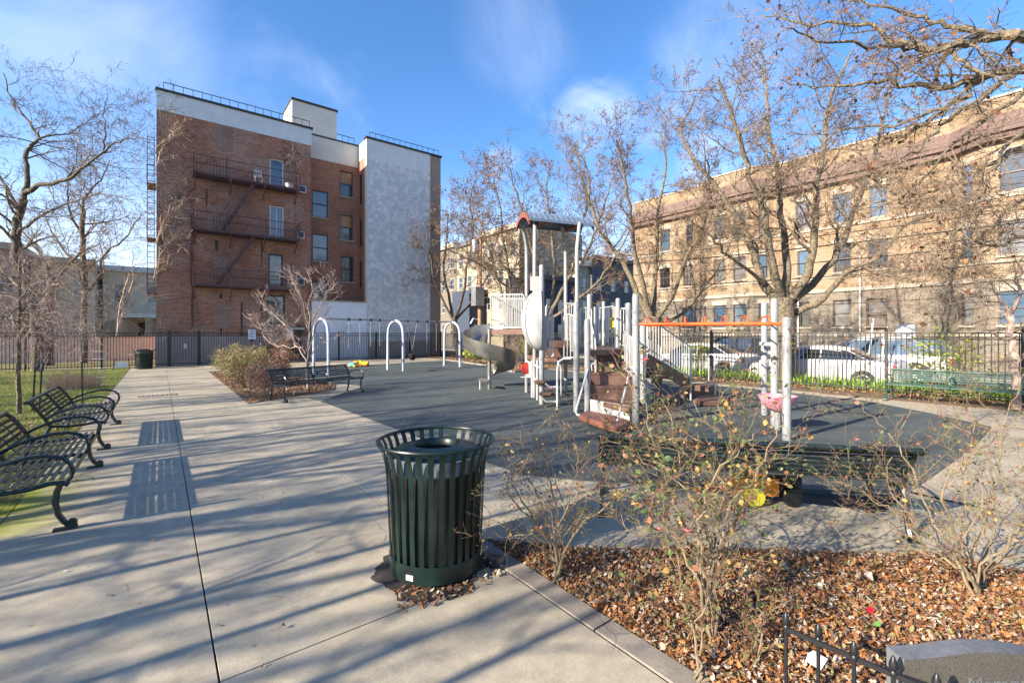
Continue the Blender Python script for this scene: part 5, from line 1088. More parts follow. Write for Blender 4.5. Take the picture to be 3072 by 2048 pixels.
T3 = [([B3, PD(1640, 1000, 26.7), PD(1638, 960, 26.7)], .34, .28, dict(nk=0, jit=0)),
      (sk([(1635, 970), (1590, 900), (1540, 830), (1490, 770), (1440, 700), (1400, 650)], 26.7, 2), .20, .03, dict(nk=15)),
      (sk([(1638, 960), (1620, 870), (1600, 770), (1580, 680), (1550, 580), (1530, 510)], 26.7, -1.5), .19, .03, dict(nk=15)),
      (sk([(1640, 960), (1680, 880), (1720, 800), (1740, 700), (1760, 600), (1740, 500), (1730, 420)], 26.7, 1.5), .20, .03, dict(nk=17)),
      (sk([(1642, 960), (1660, 870), (1660, 760), (1650, 660), (1640, 560), (1660, 480)], 26.7, 2), .17, .03, dict(nk=15)),
      (sk([(1600, 920), (1520, 860), (1450, 800), (1390, 770), (1330, 740)], 26.7, -2), .12, .03, dict(nk=15)), (sk([(1690, 860), (1760, 760), (1800, 660), (1830, 560), (1850, 480)], 26.7, 2), .12, .03, dict(nk=15)), (sk([(1650, 960), (1720, 910), (1800, 840), (1850, 760), (1890, 690)], 26.7, -2), .16, .03, dict(nk=13))]
tree('street_tree', 'bare street tree with brown seed clusters behind the roofed tower', B3, T3, 13, thin=.74, wig=.42, maxl=4, kids=(6, 6, 5, 4), rmin=.0075, leafn=6000, leafs=.075, nk=9, ln=2.0)
B4 = W(1378, 33); T4 = [([B4, PD(1372, 1000, 33), PD(1360, 960, 33)], .28, .24, dict(nk=0, jit=0)),
      (sk([(1360, 960), (1345, 880), (1330, 800), (1340, 720), (1345, 640)], 33, 1.5), .16, .03, dict(nk=13)), (sk([(1362, 960), (1390, 880), (1400, 800), (1420, 700), (1410, 600), (1430, 540)], 33, -1.5), .17, .03, dict(nk=15)),
      (sk([(1360, 960), (1310, 860), (1290, 760), (1280, 680)], 33, -1), .12, .03, dict(nk=10)), (sk([(1366, 960), (1420, 900), (1460, 830), (1500, 760), (1540, 700)], 33, 1.5), .13, .03, dict(nk=12))]
tree('street_tree', 'dark bare tree beside the utility pole at the far corner', B4, T4, 14, thin=.8, wig=.42, maxl=4, kids=(6, 5, 4, 3), rmin=.010, bark=BARKD, leafn=2600, leafs=.10, nk=9, ln=2.1)
T5 = [([W(1520, 30), PD(1520, 960, 30)], .25, .2, dict(nk=0, jit=0)), (sk([(1520, 960), (1500, 860), (1470, 760), (1430, 640), (1380, 580)], 30, 2), .15, .03, dict(nk=15)), (sk([(1520, 960), (1530, 840), (1510, 720), (1500, 620), (1480, 540)], 30, -1.5), .15, .03, dict(nk=15)), (sk([(1522, 960), (1580, 880), (1620, 760), (1600, 640)], 30, 1), .14, .03, dict(nk=13))]
tree('street_tree', 'slender bare tree between the utility pole and the roofed tower', W(1520, 30), T5, 15, thin=.8, wig=.42, maxl=4, kids=(6, 5, 4, 3), rmin=.010, leafn=3200, leafs=.11, nk=9, ln=2.0)
# overhanging maple limbs from a tree just outside the right edge
B6 = W(3560, 6.8)
T6 = [([B6, B6+Vector((.1, 0, 2)), B6+Vector((0, .1, 3.6))], .34, .28, dict(nk=0, jit=0)),
      ([B6+Vector((0, .1, 3.4)), PD(3300, 150, 6.9), PD(3072, 112, 7.0), PD(2960, 108, 7.1), PD(2840, 148, 7.2), PD(2700, 132, 7.5), PD(2560, 80, 7.8), PD(2400, 70, 8.1), PD(2280, 45, 8.4)], .12, .006, dict(nk=22, ln=.9)),
      ([PD(2830, 150, 7.2), PD(2720, 145, 7.4), PD(2600, 130, 7.0), PD(2450, 120, 6.9), PD(2360, 85, 6.8)], .045, .008, dict(nk=14, ln=.8)),
      ([PD(2960, 108, 7.1), PD(2850, 80, 7.3), PD(2740, 50, 7.5), PD(2620, 15, 7.7), PD(2500, -20, 8)], .05, .01, dict(nk=9, ln=.8)),
      ([B6+Vector((0, .1, 3.0)), PD(3300, 300, 6.7), PD(3072, 215, 6.8), PD(2950, 240, 6.9), PD(2830, 262, 7.0), PD(2700, 250, 7.2), PD(2560, 256, 7.4), PD(2420, 258, 7.7), PD(2340, 240, 7.9)], .09, .006, dict(nk=22, ln=.9)),
      ([PD(2950, 240, 6.9), PD(2830, 330, 7.2), PD(2720, 400, 7.5), PD(2600, 440, 7.8), PD(2480, 450, 8.1)], .05, .008, dict(nk=11, ln=.8)),
      ([PD(3040, 225, 6.8), PD(2920, 300, 6.4), PD(2820, 380, 6.2), PD(2740, 460, 6.0), PD(2650, 520, 5.9)], .05, .008, dict(nk=11, ln=.8)),
      ([PD(2840, 148, 7.2), PD(2920, 200, 6.8), PD(3060, 260, 6.3)], .04, .01, dict(nk=5, ln=.7)),
      ([PD(3120, 250, 6.6), PD(2980, 330, 6.4), PD(2860, 430, 6.3), PD(2760, 540, 6.2), PD(2680, 640, 6.2)], .04, .006, dict(nk=20, ln=1.0)),
      ([PD(3150, 330, 6.2), PD(3040, 430, 6.1), PD(2950, 560, 6.0), PD(2890, 680, 6.0), PD(2800, 780, 6.1)], .035, .006, dict(nk=20, ln=1.0)),
      ([PD(2900, 290, 7.0), PD(2760, 350, 7.2), PD(2600, 380, 7.6), PD(2450, 400, 8.0), PD(2330, 420, 8.2)], .035, .005, dict(nk=20, ln=.9)),
      ([PD(3150, 560, 7.0), PD(3020, 640, 6.8), PD(2900, 760, 6.7), PD(2820, 860, 6.8)], .04, .006, dict(nk=20, ln=1.0)),
      ([PD(3100, 420, 7.4), PD(2960, 500, 7.2), PD(2840, 560, 7.4), PD(2700, 600, 7.8), PD(2560, 660, 8.2)], .05, .008, dict(nk=13, ln=1.0)),
      ([PD(3100, 700, 7.6), PD(2980, 740, 7.4), PD(2860, 720, 7.6), PD(2740, 760, 8.0)], .04, .008, dict(nk=12, ln=.9))]
tree('maple_tree', 'maple with drooping limbs reaching in from the right edge, few brown leaves left', B6, T6, 21, bark=BARK, leafn=900, leafs=.07, nk=10, ln=.9, rmin=.0038, kids=(5, 6, 5, 3), up=-.02, wig=.38, grp='overhanging trees')
for v_ in vine_defs: vine(*v_)
# thin pale tree by the far right bench
B7 = G(3050, 1228); T7 = [([B7, PD(3045, 1100, B7.dot(FW)), PD(3030, 1000, B7.dot(FW)), PD(3035, 930, B7.dot(FW))], .085, .06, dict(nk=2, ln=.6)), (sk([(3035, 940), (3000, 900), (2980, 840), (2960, 780)], B7.dot(FW), .6), .05, .01, dict(nk=9, ln=.9)), (sk([(3035, 930), (3060, 860), (3070, 780), (3100, 700)], B7.dot(FW), -.6), .05, .01, dict(nk=9, ln=.9)), (sk([(3040, 960), (2960, 920), (2900, 900), (2840, 920)], B7.dot(FW), .6), .03, .006, dict(nk=9, ln=.7))]
tree('young_tree', 'thin pale barked tree behind the sunlit far bench', B7, T7, 22, bark=TWIGP, nk=8, ln=.9, rmin=.004, grp='small trees')
# left trees
L1 = W(112, 21.0); TL = [([L1, PD(108, 1000, 21), PD(95, 900, 21), PD(50, 780, 20.8), PD(51, 691, 20.6), PD(70, 597, 20.5)], .28, .15, dict(nk=8, ln=2.4, start=.4)),
      (sk([(70, 600), (82, 540), (78, 456), (100, 430), (117, 417), (78, 355), (35, 300), (10, 220)], 20.5, 1.5), .15, .02, dict(nk=18)), (sk([(78, 580), (105, 558), (141, 550), (211, 535), (250, 500), (289, 475), (344, 429), (400, 415), (469, 421)], 20.5, -1.5), .14, .015, dict(nk=14)),
      (sk([(117, 417), (170, 405), (227, 390), (270, 360), (313, 330)], 20.8, 1), .06, .01, dict(nk=12)), (sk([(310, 450), (317, 400), (312, 350), (320, 280)], 19.6, .5), .05, .01, dict(nk=6)),
      (sk([(60, 640), (20, 560), (-40, 480), (-90, 400)], 20.5, 1), .11, .02, dict(nk=12)), (sk([(55, 700), (120, 650), (200, 610), (300, 580), (400, 600)], 20.5, -2), .09, .015, dict(nk=18))]
tree('shade_tree', 'tall dark bare tree with a long right limb at the far left', L1, TL, 31, bark=BARKD, thin=.8, maxl=4, kids=(5, 5, 4, 3), nk=10, ln=2.0, rmin=.0065, grp='bare trees beyond the lawn', up=.02)
L2 = W(250, 27); TL2 = [([L2, PD(250, 1000, 27), PD(254, 850, 27), PD(246, 722, 27), PD(250, 640, 27)], .22, .12, dict(nk=7, ln=2.2, start=.45)), (sk([(250, 650), (258, 589), (300, 540), (330, 480)], 27, 1), .11, .02, dict(nk=15)), (sk([(246, 700), (210, 640), (205, 580), (215, 520)], 27, -1), .10, .02, dict(nk=13)),
      (sk([(256, 880), (300, 830), (308, 770), (367, 722), (400, 680), (425, 640)], 27, -1.5), .11, .02, dict(nk=15)), (sk([(248, 800), (200, 760), (160, 700), (130, 640)], 27, 1.5), .10, .02, dict(nk=13))]
tree('shade_tree', 'slimmer bare tree with forked trunk right of the dark tree', L2, TL2, 32, bark=BARKD, maxl=4, thin=.8, kids=(5, 5, 4, 3), nk=9, ln=2.1, rmin=.007, grp='bare trees beyond the lawn', up=.05)
L3 = W(140, 25); TL3 = [([L3, PD(142, 960, 25), PD(150, 880, 25), PD(165, 835, 25)], .34, .22, dict(nk=4, ln=2)), (sk([(150, 890), (145, 820), (110, 740), (60, 690)], 25, 1.5), .14, .03, dict(nk=15)), (sk([(160, 860), (200, 800), (240, 760), (300, 730)], 25, -1), .10, .02, dict(nk=15))]
tree('shade_tree', 'squat dark trunk with a broken top between the two taller left trees', L3, TL3, 33, bark=BARKD, nk=9, ln=2.0, rmin=.006, grp='bare trees beyond the lawn', up=.05)
L4 = W(352, 36); TL4 = [([L4, PD(355, 960, 36), PD(375, 870, 36), PD(390, 820, 36)], .10, .05, dict(nk=5, ln=1.6)), (sk([(355, 980), (395, 860), (400, 800), (440, 790)], 36, 1), .08, .02, dict(nk=12))]
tree('small_tree', 'thin twin stemmed tree in front of the porch house', L4, TL4, 34, bark=TWIGP, nk=7, ln=1.5, rmin=.008, grp='bare trees beyond the lawn')
# young staked tree close on the lawn
L5 = G(58, 1240); d5 = L5.dot(FW)
T8 = [([L5, PD(55, 1120, d5), PD(57, 1000, d5), PD(60, 900, d5), PD(56, 820, d5), PD(62, 740, d5)], .05, .012, dict(nk=8, ln=.9, start=.45, jit=.004))]
for i, (x, y, dv) in enumerate(((180, 930, -.8), (300, 990, .6), (-60, 900, .4), (-80, 980, -.5), (220, 860, .9), (350, 930, -.2), (140, 1010, .5), (-50, 1060, -.6), (130, 820, -.9), (280, 880, .1), (400, 960, .7), (90, 760, -.4), (-40, 820, .3), (160, 1060, .3), (240, 980, -.9), (-70, 940, .9), (330, 1010, -.5), (200, 790, .5))):
    T8.append((sk([(57, 1000-12*(i % 12)), ((57+x)/2, (1000-12*(i % 12)+y)/2-14), (x, y)], d5, dv), .018, .004, dict(nk=16, ln=.75, jit=.012)))
tree('sapling', 'young tree with a slim trunk and wide pale twigs beside the near benches', L5, T8, 41, bark=BARK, twig=TWIGP, nk=9, ln=.7, rmin=.003, grp='small trees', kids=(4, 4, 3, 2), up=-.05)
for i, (px, py, tp, lb) in enumerate(((98, 1235, 1000, 'dark wooden tree stake, left one of the pair on the lawn'), (118, 1228, 1005, 'dark wooden tree stake, right one of the pair on the lawn'), (248, 1215, 1000, 'thin stake beside the wire cage on the lawn'))):
    g = G(px, py); d = g.dot(FW); o = MB().bar(g, PD(px+ (14 if i < 2 else -4), tp, d), .03).build('tree_stake', BARKD, None, world=False); tag(o, lb, 'stake', 'stakes on the lawn')
# wire cage with dry shrub
g = G(222, 1165); wc = thing('wire_cage', g, label='round wire cage around a dry grassy shrub on the lawn', cat='wire cage'); cg = MB()
for i in range(18): a = 6.283*i/18; cg.tube([g+Vector((.75*math.cos(a), .75*math.sin(a), 0)), g+Vector((.75*math.cos(a), .75*math.sin(a), 1.15))], .005, 3)
for z in (0.05, .3, .6, .9, 1.15): cg.tube([g+Vector((.75*math.cos(6.283*i/18), .75*math.sin(6.283*i/18), z)) for i in range(19)], .004, 3)
cg.build('wire_mesh', GALV, wc, world=True)
rg = random.Random(8); ds = MB()
for i in range(900):
    a = rg.uniform(0, 6.28); r_ = .62*math.sqrt(rg.random()); p = g+Vector((r_*math.cos(a), r_*math.sin(a), 0)); h_ = rg.uniform(.2, .65); ds.add([tuple(p), tuple(p+Vector((.012, .006, 0))), tuple(p+Vector((rg.gauss(0, .12), rg.gauss(0, .12), h_)))], [(0, 1, 2)])
o = ds.build('dry_grass_tuft', DRY); tag(o, 'dry tan grass tuft growing inside the wire cage', 'grass', kind='stuff')
# pale magnolia behind the planter bench
BM = G(925, 1168); dM = BM.dot(FW)
TM = [([BM, PD(922, 1120, dM), PD(921, 1080, dM)], .06, .05, dict(nk=0, jit=0)), (sk([(921, 1090), (890, 1030), (850, 970), (800, 930), (784, 900)], dM, .8), .022, .006, dict(nk=13)), (sk([(921, 1085), (925, 1000), (912, 930), (890, 870), (870, 830)], dM, -.7), .022, .006, dict(nk=13)),
      (sk([(921, 1080), (928, 1000), (925, 920), (935, 860), (930, 820)], dM, .5), .022, .006, dict(nk=13)), (sk([(922, 1080), (940, 1000), (960, 930), (985, 880), (1000, 840)], dM, -.4), .02, .006, dict(nk=13)), (sk([(924, 1100), (950, 1040), (1000, 1015), (1020, 1000)], dM, .4), .02, .005, dict(nk=5)),
      (sk([(915, 1060), (870, 1010), (820, 1000), (780, 985)], dM, -.6), .02, .005, dict(nk=12)), (sk([(912, 1040), (850, 1040), (800, 1020), (784, 985)], dM, .6), .02, .005, dict(nk=12))]
tree('magnolia_tree', 'small pale bare tree with upswept twigs behind the planter bench', BM, TM, 51, bark=TWIGP, twig=TWIGP, nk=12, ln=.62, maxl=3, rmin=.0048, grp='small trees', kids=(5, 5, 3), up=.35, wig=.25)
# shade trees on the lawn left of the view; they throw the long shadows over the paving
def offtree(seed, h, sp):
    rng = random.Random(seed); L_ = [([Vector((0, 0, 0)), Vector((.05, .02, h*.2)), Vector((0, .1, h*.33))], .26, .2, dict(nk=0, jit=0))]
    for i in range(7):
        a = i*.9+rng.random(); t_ = Vector((math.cos(a), math.sin(a), 0))*sp; L_.append(([Vector((0, .1, h*.3)), t_*.3+Vector((0, 0, h*.5)), t_*.7+Vector((0, 0, h*.75)), t_+Vector((0, 0, h))], .085, .02, dict(nk=8)))
    return L_
offt = None
for i, (x, y, s_, rz_) in enumerate(((-9.0, 6.4, .9, 0), (-13.5, 5.4, 1.05, 1.2), (-10.5, 8.3, .95, 2.2), (-16.0, 12.5, 1.1, 3.1), (-16.5, 17.8, 1.1, 5.1), (-17, 25.5, 1.1, 2.9), (-19, 6.6, 1.0, 5.5), (-21, 9.8, 1.2, 1.9), (-24, 21, 1.2, 4.2))):
    if offt is None: offt = tree('shade_tree', 'bare shade tree standing on the lawn left of the benches', (0, 0, 0), offtree(5, 9.5, 3.4), 61, bark=BARKD, nk=8, ln=1.9, rmin=.008, kids=(5, 5, 4), kr=.42, grp='bare trees on the lawn left of the path'); o = offt
    else: o = copy_tree(offt)
    o.location = (x, y, 0); o.rotation_euler = (0, 0, rz_); o.scale = (s_, s_, s_)
    o['label'] = ('nearest', 'second nearest', 'third', 'fourth', 'fifth', 'sixth', 'seventh', 'eighth')[i % 6] + ' bare shade tree from the camera in the ' + ('front' if i < 6 else 'rear') + ' row on the lawn'
# slim straight trees close on the lawn throwing narrow shadows
st = None
for i, (x, y, h_) in enumerate(((-4.2, 3.95, 1), (-5.6, 3.45, 1), (-6.2, 4.75, 1.1), (-7.5, 2.9, 1.2), (-5.0, 6.6, 1), (-7.0, 9.4, 1.1), (-6.4, 12.2, 1.0), (-8.2, 15.5, 1.1), (-5.2, 2.4, 1))):
    if st is None: st = tree('slim_tree', 'slim straight young tree on the lawn left of the benches', (0, 0, 0), [([Vector((0, 0, 0)), Vector((0, 0, 2)), Vector((.05, .02, 4.2)), Vector((0, .05, 5.6))], .055, .015, dict(nk=12, ln=.9, jit=.01, start=.35))], 71, nk=10, ln=.9, rmin=.005, grp='slim trees on the lawn left of the path', kids=(4, 3)); o = st
    else: o = copy_tree(st)
    o.location = (x, y, 0); o.scale = (h_, h_, h_); o.rotation_euler = (0, 0, x*3)
    o['label'] = 'slim straight young tree, ' + ('first', 'second', 'third', 'fourth', 'fifth', 'sixth', 'seventh', 'eighth', 'ninth')[i] + ' planted on the lawn left of the benches'

# ------------------------------------------------------------------ shrubs
def shrub(name, lab, base, n, h, sp, seed, leafn, leafs, lm, stem=TWIG, r=.006, grp='shrubs in the planter', maxl=2, up=.3, kids=(5, 4, 3), cat='shrub', stuffstem=True):
    rng = random.Random(seed); t = thing(name, base, label=lab, cat=cat, group=grp); mb = MB(); tips = []
    for i in range(n):
        a = rng.uniform(0, 6.283); l_ = rng.uniform(.15, 1); d = Vector((math.cos(a)*l_*sp, math.sin(a)*l_*sp, h)); grow(mb, rng, Vector(base)+Vector((math.cos(a), math.sin(a), 0))*.05*l_*sp*5, d, d.length*rng.uniform(.7, 1.05), r, 1, maxl+1, tips, up, .22, kids, rmin=.0025, lenr=(.3, .55))
    o = mb.build('stems', stem, t, False, True); o['kind'] = 'stuff'
    if leafn: lf = MB(); leaves(lf, rng, tips, leafn, leafs, .05, .1); o = lf.build('leaves', lm, t, False, True); o['kind'] = 'stuff'
    return t
for i, (px, py, h_, sp_, lm_, lb, ln_) in enumerate(((735, 1165, 1.0, .7, BUSHL, 'olive green leafy shrub at the back of the planter', 5200), (700, 1135, .95, .65, BUSHL, 'olive shrub at the left rear of the planter', 4200), (800, 1190, .80, .5, BUSHR, 'twiggy tan shrub at the front of the planter', 1500), (835, 1160, .9, .45, BUSHR, 'russet shrub behind the left end of the planter bench', 1700), (770, 1150, 1.0, .55, BUSHL, 'olive shrub in the middle of the planter', 3200), (850, 1120, 1.5, .6, BUSHR, 'tall russet shrub in front of the dark cellar door', 1800))):
    shrub('planter_shrub', lb, G(px, py), 36, h_, sp_, 80+i, ln_, .045, lm_, stem=TWIGP if i == 2 else TWIG)
shrub('yellow_shrub', 'yellow green leafy shrub in the bed behind the spiral slide', G(1425, 1092), 18, .9, .6, 90, 700, .12, YELL); shrub('yellow_shrub', 'taller yellow green hedge plant behind the tower legs', G(1590, 1088), 26, 1.3, .9, 91, 1500, .10, YELL)
shrub('yellow_shrub', 'sparse yellow leaved shrub by the fence right of the play stairs', G(2095, 1130), 22, 1.3, .35, 92, 500, .07, YELL); shrub('dry_shrub', 'dry orange brown bush by the gate', G(430, 1100)+Vector((1.0, 1.2, 0)), 26, .7, .6, 93, 1200, .06, BUSHR)
shrub('fence_shrub', 'tangled vine shrub at the street fence near the right edge', Vector((17.0, 2.6, 0)), 30, 1.6, .7, 94, 900, .07, YELL, stem=TWIG)
shrub('slide_shrub', 'pale dry twiggy shrub seen under the slide deck', G(1545, 1095), 40, 1.5, .9, 95, 300, .06, BUSHR, stem=TWIGP)
# bulb leaves along the fence
rg = random.Random(9); lf = MB()
for i in range(2600):
    x = rg.uniform(16.8, 17.5); y = 1.2+rg.random()**1.0*14; p = Vector((x, y, 0)); h_ = rg.uniform(.2, .48); a = rg.uniform(0, 6.28); s_ = Vector((math.cos(a), math.sin(a), 0))*.014; ln_ = Vector((rg.gauss(0, .08), rg.gauss(0, .08), 0))
    lf.add([tuple(p-s_), tuple(p+s_), tuple(p+s_*.9+ln_*.4+Vector((0, 0, h_*.6))), tuple(p+ln_+Vector((0, 0, h_))), tuple(p-s_*.9+ln_*.4+Vector((0, 0, h_*.6)))], [(0, 1, 2, 4), (4, 2, 3)])
tag(lf.build('bulb_foliage', LILY), 'bright green strappy leaves along the street side of the fence', 'plants', kind='stuff')
# grass
rg = random.Random(10); gr = MB(); addv = gr.v.append
n_ = 0
for i in range(90000):
    y = 4.5+25.8*rg.random()**1.0; x = -1.2-rg.random()*(1.4+y*.22)
    h_ = rg.uniform(.02, .06); a = rg.uniform(0, 6.28); c_, s_ = math.cos(a)*.006, math.sin(a)*.006; b = len(gr.v)
    addv((x-c_, y-s_, -.008)); addv((x+c_, y+s_, -.008)); addv((x+rg.gauss(0, .02), y+rg.gauss(0, .02), h_)); gr.f.append((b, b+1, b+2))
gr.mi = [0]*len(gr.f); tag(gr.build('grass', GRASS), 'patchy green lawn grass left of the path', 'grass', kind='stuff')
# leaf litter
def litter(name, lab, poly, n, size, seed, zmin=0, m=LITTER, zr=.05, lobed=True):
    rg = random.Random(seed); xs = [p[0] for p in poly]; ys = [p[1] for p in poly]; mb = MB(); V = mb.v; Fc = mb.f
    def inside(x, y):
        c = False; j = len(poly)-1
        for i in range(len(poly)):
            if (poly[i][1] > y) != (poly[j][1] > y) and x < (poly[j][0]-poly[i][0])*(y-poly[i][1])/(poly[j][1]-poly[i][1])+poly[i][0]: c = not c
            j = i
        return c
    k = 0
    while k < n:
        x = rg.uniform(min(xs), max(xs)); y = rg.uniform(min(ys), max(ys))
        if not inside(x, y): continue
        k += 1; s_ = size*rg.uniform(.45, 1.35); a = rg.uniform(0, 6.283); z = zmin+rg.random()**2*zr; tx = rg.gauss(0, .5); tyy = rg.gauss(0, .5); cu = rg.uniform(-.5, 1.0); ca, sa = math.cos(a), math.sin(a); b = len(V); wd_ = rg.uniform(.16, .46)
        if lobed and rg.random() < .55: sh = [(0, 0), (.25, wd_*.9), (.42, wd_*.35), (.62, wd_), (.72, wd_*.3), (1, 0), (.72, -wd_*.3), (.62, -wd_), (.42, -wd_*.35), (.25, -wd_*.9)]
        else: sh = [(0, 0), (.3, wd_*.8), (.7, wd_*.7), (1, 0), (.7, -wd_*.7), (.3, -wd_*.8)]
        for (u, v) in sh:
            px_ = (u-.5)*s_; py_ = v*s_; zz = z+px_*tx+py_*tyy+cu*(v*v)*s_*.8+abs(u-.5)*s_*.2; V.append((x+px_*ca-py_*sa, y+px_*sa+py_*ca, max(zmin+.002, zz)))
        h_ = len(sh)//2; Fc.append(tuple(b+i for i in range(h_+1))); Fc.append(tuple([b]+[b+i for i in range(h_, len(sh))]))
    mb.mi = [0]*len(Fc); return tag(mb.build(name, m), lab, 'leaves', kind='stuff')
litter('leaf_litter', 'deep brown and orange fallen leaves filling the rose bed', [(2.19, -.9), (5.2, -1.0), (5.0, .35), (4.84, .76), (3.68, 1.80), (2.70, 2.56), (2.19, 3.15)], 90000, .030, 1, -.008, zr=.05)
litter('leaf_litter', 'fallen leaves covering the shrub planter', [(1.76, 13.0), (4.25, 14.55), (4.7, 16.0), (3.5, 24.4), (1.8, 24.8)], 7000, .06, 2, .012)
litter('leaf_litter', 'orange fallen leaves in the bed behind the spiral slide', [(12.7, 16.3), (15.2, 16.95), (16.5, 17), (16.5, 29.8), (15.2, 29.8), (14.9, 25.9), (14.0, 19.5)], 5000, .08, 3, .014)
litter('leaf_litter', 'strip of fallen leaves along the foot of the street fence', [(16.2, -1.5), (17.5, -1.5), (17.5, 16), (16.35, 16), (16.2, 5)], 7000, .07, 4, .012)
litter('leaf_litter', 'scattered leaves on the lawn edge under the near benches', [(-3.2, 4.5), (-1.2, 4.5), (-1.2, 14), (-3.2, 14)], 2600, .05, 5, 0)
litter('leaf_litter', 'few leaves caught in the dirt around the near litter bin', [(cx.x-.48, cx.y-.4), (cx.x+.1, cx.y-.5), (cx.x+.5, cx.y-.25), (cx.x+.4, cx.y-.05), (cx.x, cx.y-.3), (cx.x-.4, cx.y-.1)], 260, .034, 6, .004, zr=.014)
litter('leaf_litter', 'stray leaves scattered thinly over the paving and rubber', [(-1, 2), (3, 2.9), (3.3, 4.4), (15, 4), (15, 16), (3, 15), (-1, 14)], 420, .035, 7, .008, zr=.004)
for i, (px, py, s_, a_, lb, mm) in enumerate(((2090, 1795, .085, .3, 'large round brown leaf at the foot of the central rose', 0), (2220, 1775, .07, 1.2, 'smaller round brown leaf right of the central rose', 0), (2595, 1735, .10, 2.0, 'pale curled leaf on the litter in the middle of the bed', 1), (2620, 1885, .055, 2.6, 'long pointed green leaf above the memorial stone', 2), (2515, 1990, .05, .2, 'pale heart shaped leaf beside the low fence', 1), (848, 1884, .03, .4, 'small dark curled leaf on the foreground paving', 3), (1500, 1725, .06, .5, 'pale curled leaf at the kerb joint right of the bin', 1))):
    g = G(px, py, .05 if px > 1900 else .005); L0 = MB(); pts = [(math.cos(a)*(1+.18*math.sin(3*a+i))*s_*.5*(1.9 if mm == 2 else 1), math.sin(a)*s_*.5*(.35 if mm == 2 else .85), .25*s_*math.sin(2*a)) for a in [6.283*k/14 for k in range(14)]]
    L0.add([(0, 0, .0)]+pts, [(0, k+1, (k+1) % 14+1) for k in range(14)]); o = L0.build('fallen_leaf', (M('brown_leaf', (.36, .17, .07), .7), M('pale_leaf', (.55, .45, .36), .7), M('green_leaf', (.12, .24, .06), .4), BARKD)[mm] if not bpy.data.materials.get(('brown_leaf', 'pale_leaf', 'green_leaf', 'x')[mm]) else bpy.data.materials[('brown_leaf', 'pale_leaf', 'green_leaf', 'x')[mm]], None, True); o.location = g+Vector((0, 0, .02)); o.rotation_euler = (.3 if px > 1900 else 0, .2 if px > 1900 else 0, a_); tag(o, lb, 'leaf', 'single leaves')
g = G(2450, 1985, .04); o = MB().add([(-.05, -.035, 0), (.05, -.035, .015), (.055, .035, .02), (.0, .04, .025), (-.05, .035, .01)], [(0, 1, 2, 3, 4)]).build('paper_scrap', PAPER); o.location = g; tag(o, 'white scrap of paper lying in the leaves by the low fence', 'paper')
g = G(2612, 1833, .04); o = MB().add([(-.03, -.012, 0), (.03, -.018, .012), (.035, .006, .012), (0, .018, .02), (-.03, .012, .01)], [(0, 1, 2, 3, 4)]).build('red_wrapper', REDP); o.location = g; tag(o, 'bright red wrapper lying on the leaf litter', 'wrapper')

# ------------------------------------------------------------------ roses
def rose(lab, base, stems, seed, leafn, leafs=.05, extra=(), wood=.010, ln=.42):
    rng = random.Random(seed); t = thing('rose_bush', base, label=lab, cat='rose bush', group='rose bushes in the leaf bed'); mb = MB(); tw = MB(); tips = []
    for pts in stems: limb(mb, tw, rng, pts, wood*rng.uniform(.7, 1.2), .0028, tips, nk=9, ln=ln, maxl=3, up=.25, n=6, jit=.014, rmin=.0017, kids=(4, 4, 3), kr=.5, wig=.5, start=.25)
    mb.build('canes', ROSEW, t, True, True); o = tw.build('twigs', ROSES, t, False, True); o['kind'] = 'stuff'
    tp = [x for x in tips]; lf = MB(); leaves(lf, rng, tp, leafn, leafs, .012, .05); o = lf.build('leaves', ROSEL, t, False, True); o['kind'] = 'stuff'
    hips = MB()
    for i in range(30): p, d = tips[rng.randrange(len(tips))]; hips.lathe([(.001, -.007), (.006, -.004), (.007, 0), (.005, .006), (.001, .008)], tuple(p), 6)
    hips.build('rose_hips', BRICKED, t, True, True)['kind'] = 'stuff'
    for (px, py, d, s_) in extra:
        c_ = PD(px, py, d); f_ = MB()
        for k in range(11):
            a = k*2.4; rr = s_*(.25+.75*k/11); u = Vector((math.cos(a), math.sin(a), .3)).normalized(); v = Vector((-math.sin(a), math.cos(a), 0)); q = c_+u*rr*.3
            f_.add([tuple(q-v*s_*.35), tuple(q+u*rr*.8-v*s_*.3+Vector((0, 0, s_*.3))), tuple(q+u*rr+Vector((0, 0, s_*.25))), tuple(q+u*rr*.8+v*s_*.3+Vector((0, 0, s_*.3))), tuple(q+v*s_*.35)], [(0, 1, 2, 3, 4)])
        f_.build('flower', ROSEF, t, False, True)
    return t
ROSEF = M('faded_rose_petals', (.72, .10, .14), .5, col2=(.8, .3, .3), sc=40, bs=0)
def cane(b, pts, d0, dv): return [b+Vector((random.Random(int(pts[0][0])).uniform(-.03, .03), 0, .0))]+[PD(x, y, d0+dv*(i+1)/len(pts)) for i, (x, y) in enumerate(pts)]
bA = G(1672, 1742); dA = bA.dot(FW)
rose('left rose bush with mostly bare dark twigs right of the litter bin', bA, [cane(bA, p, dA, v) for p, v in (([(1668, 1640), (1650, 1540), (1600, 1460), (1560, 1400)], .5), ([(1640, 1640), (1600, 1560), (1540, 1500), (1505, 1470)], -.3), ([(1700, 1640), (1740, 1540), (1780, 1450), (1800, 1380)], .5), ([(1680, 1640), (1690, 1520), (1660, 1420), (1640, 1340)], .8), ([(1690, 1660), (1760, 1560), (1850, 1500), (1900, 1460)], -.4), ([(1660, 1650), (1590, 1600), (1530, 1610), (1510, 1560)], .2), ([(1670, 1600), (1720, 1500), (1740, 1420), (1720, 1330)], -.3), ([(1650, 1620), (1570, 1500), (1520, 1400), (1500, 1330)], .9), ([(1680, 1600), (1650, 1450), (1580, 1350), (1560, 1290)], 1.1))], 101, 420, .027, ((1650, 1167, 3.4, .02), ), .009, .36)
bB = G(2140, 1920); dB = bB.dot(FW)
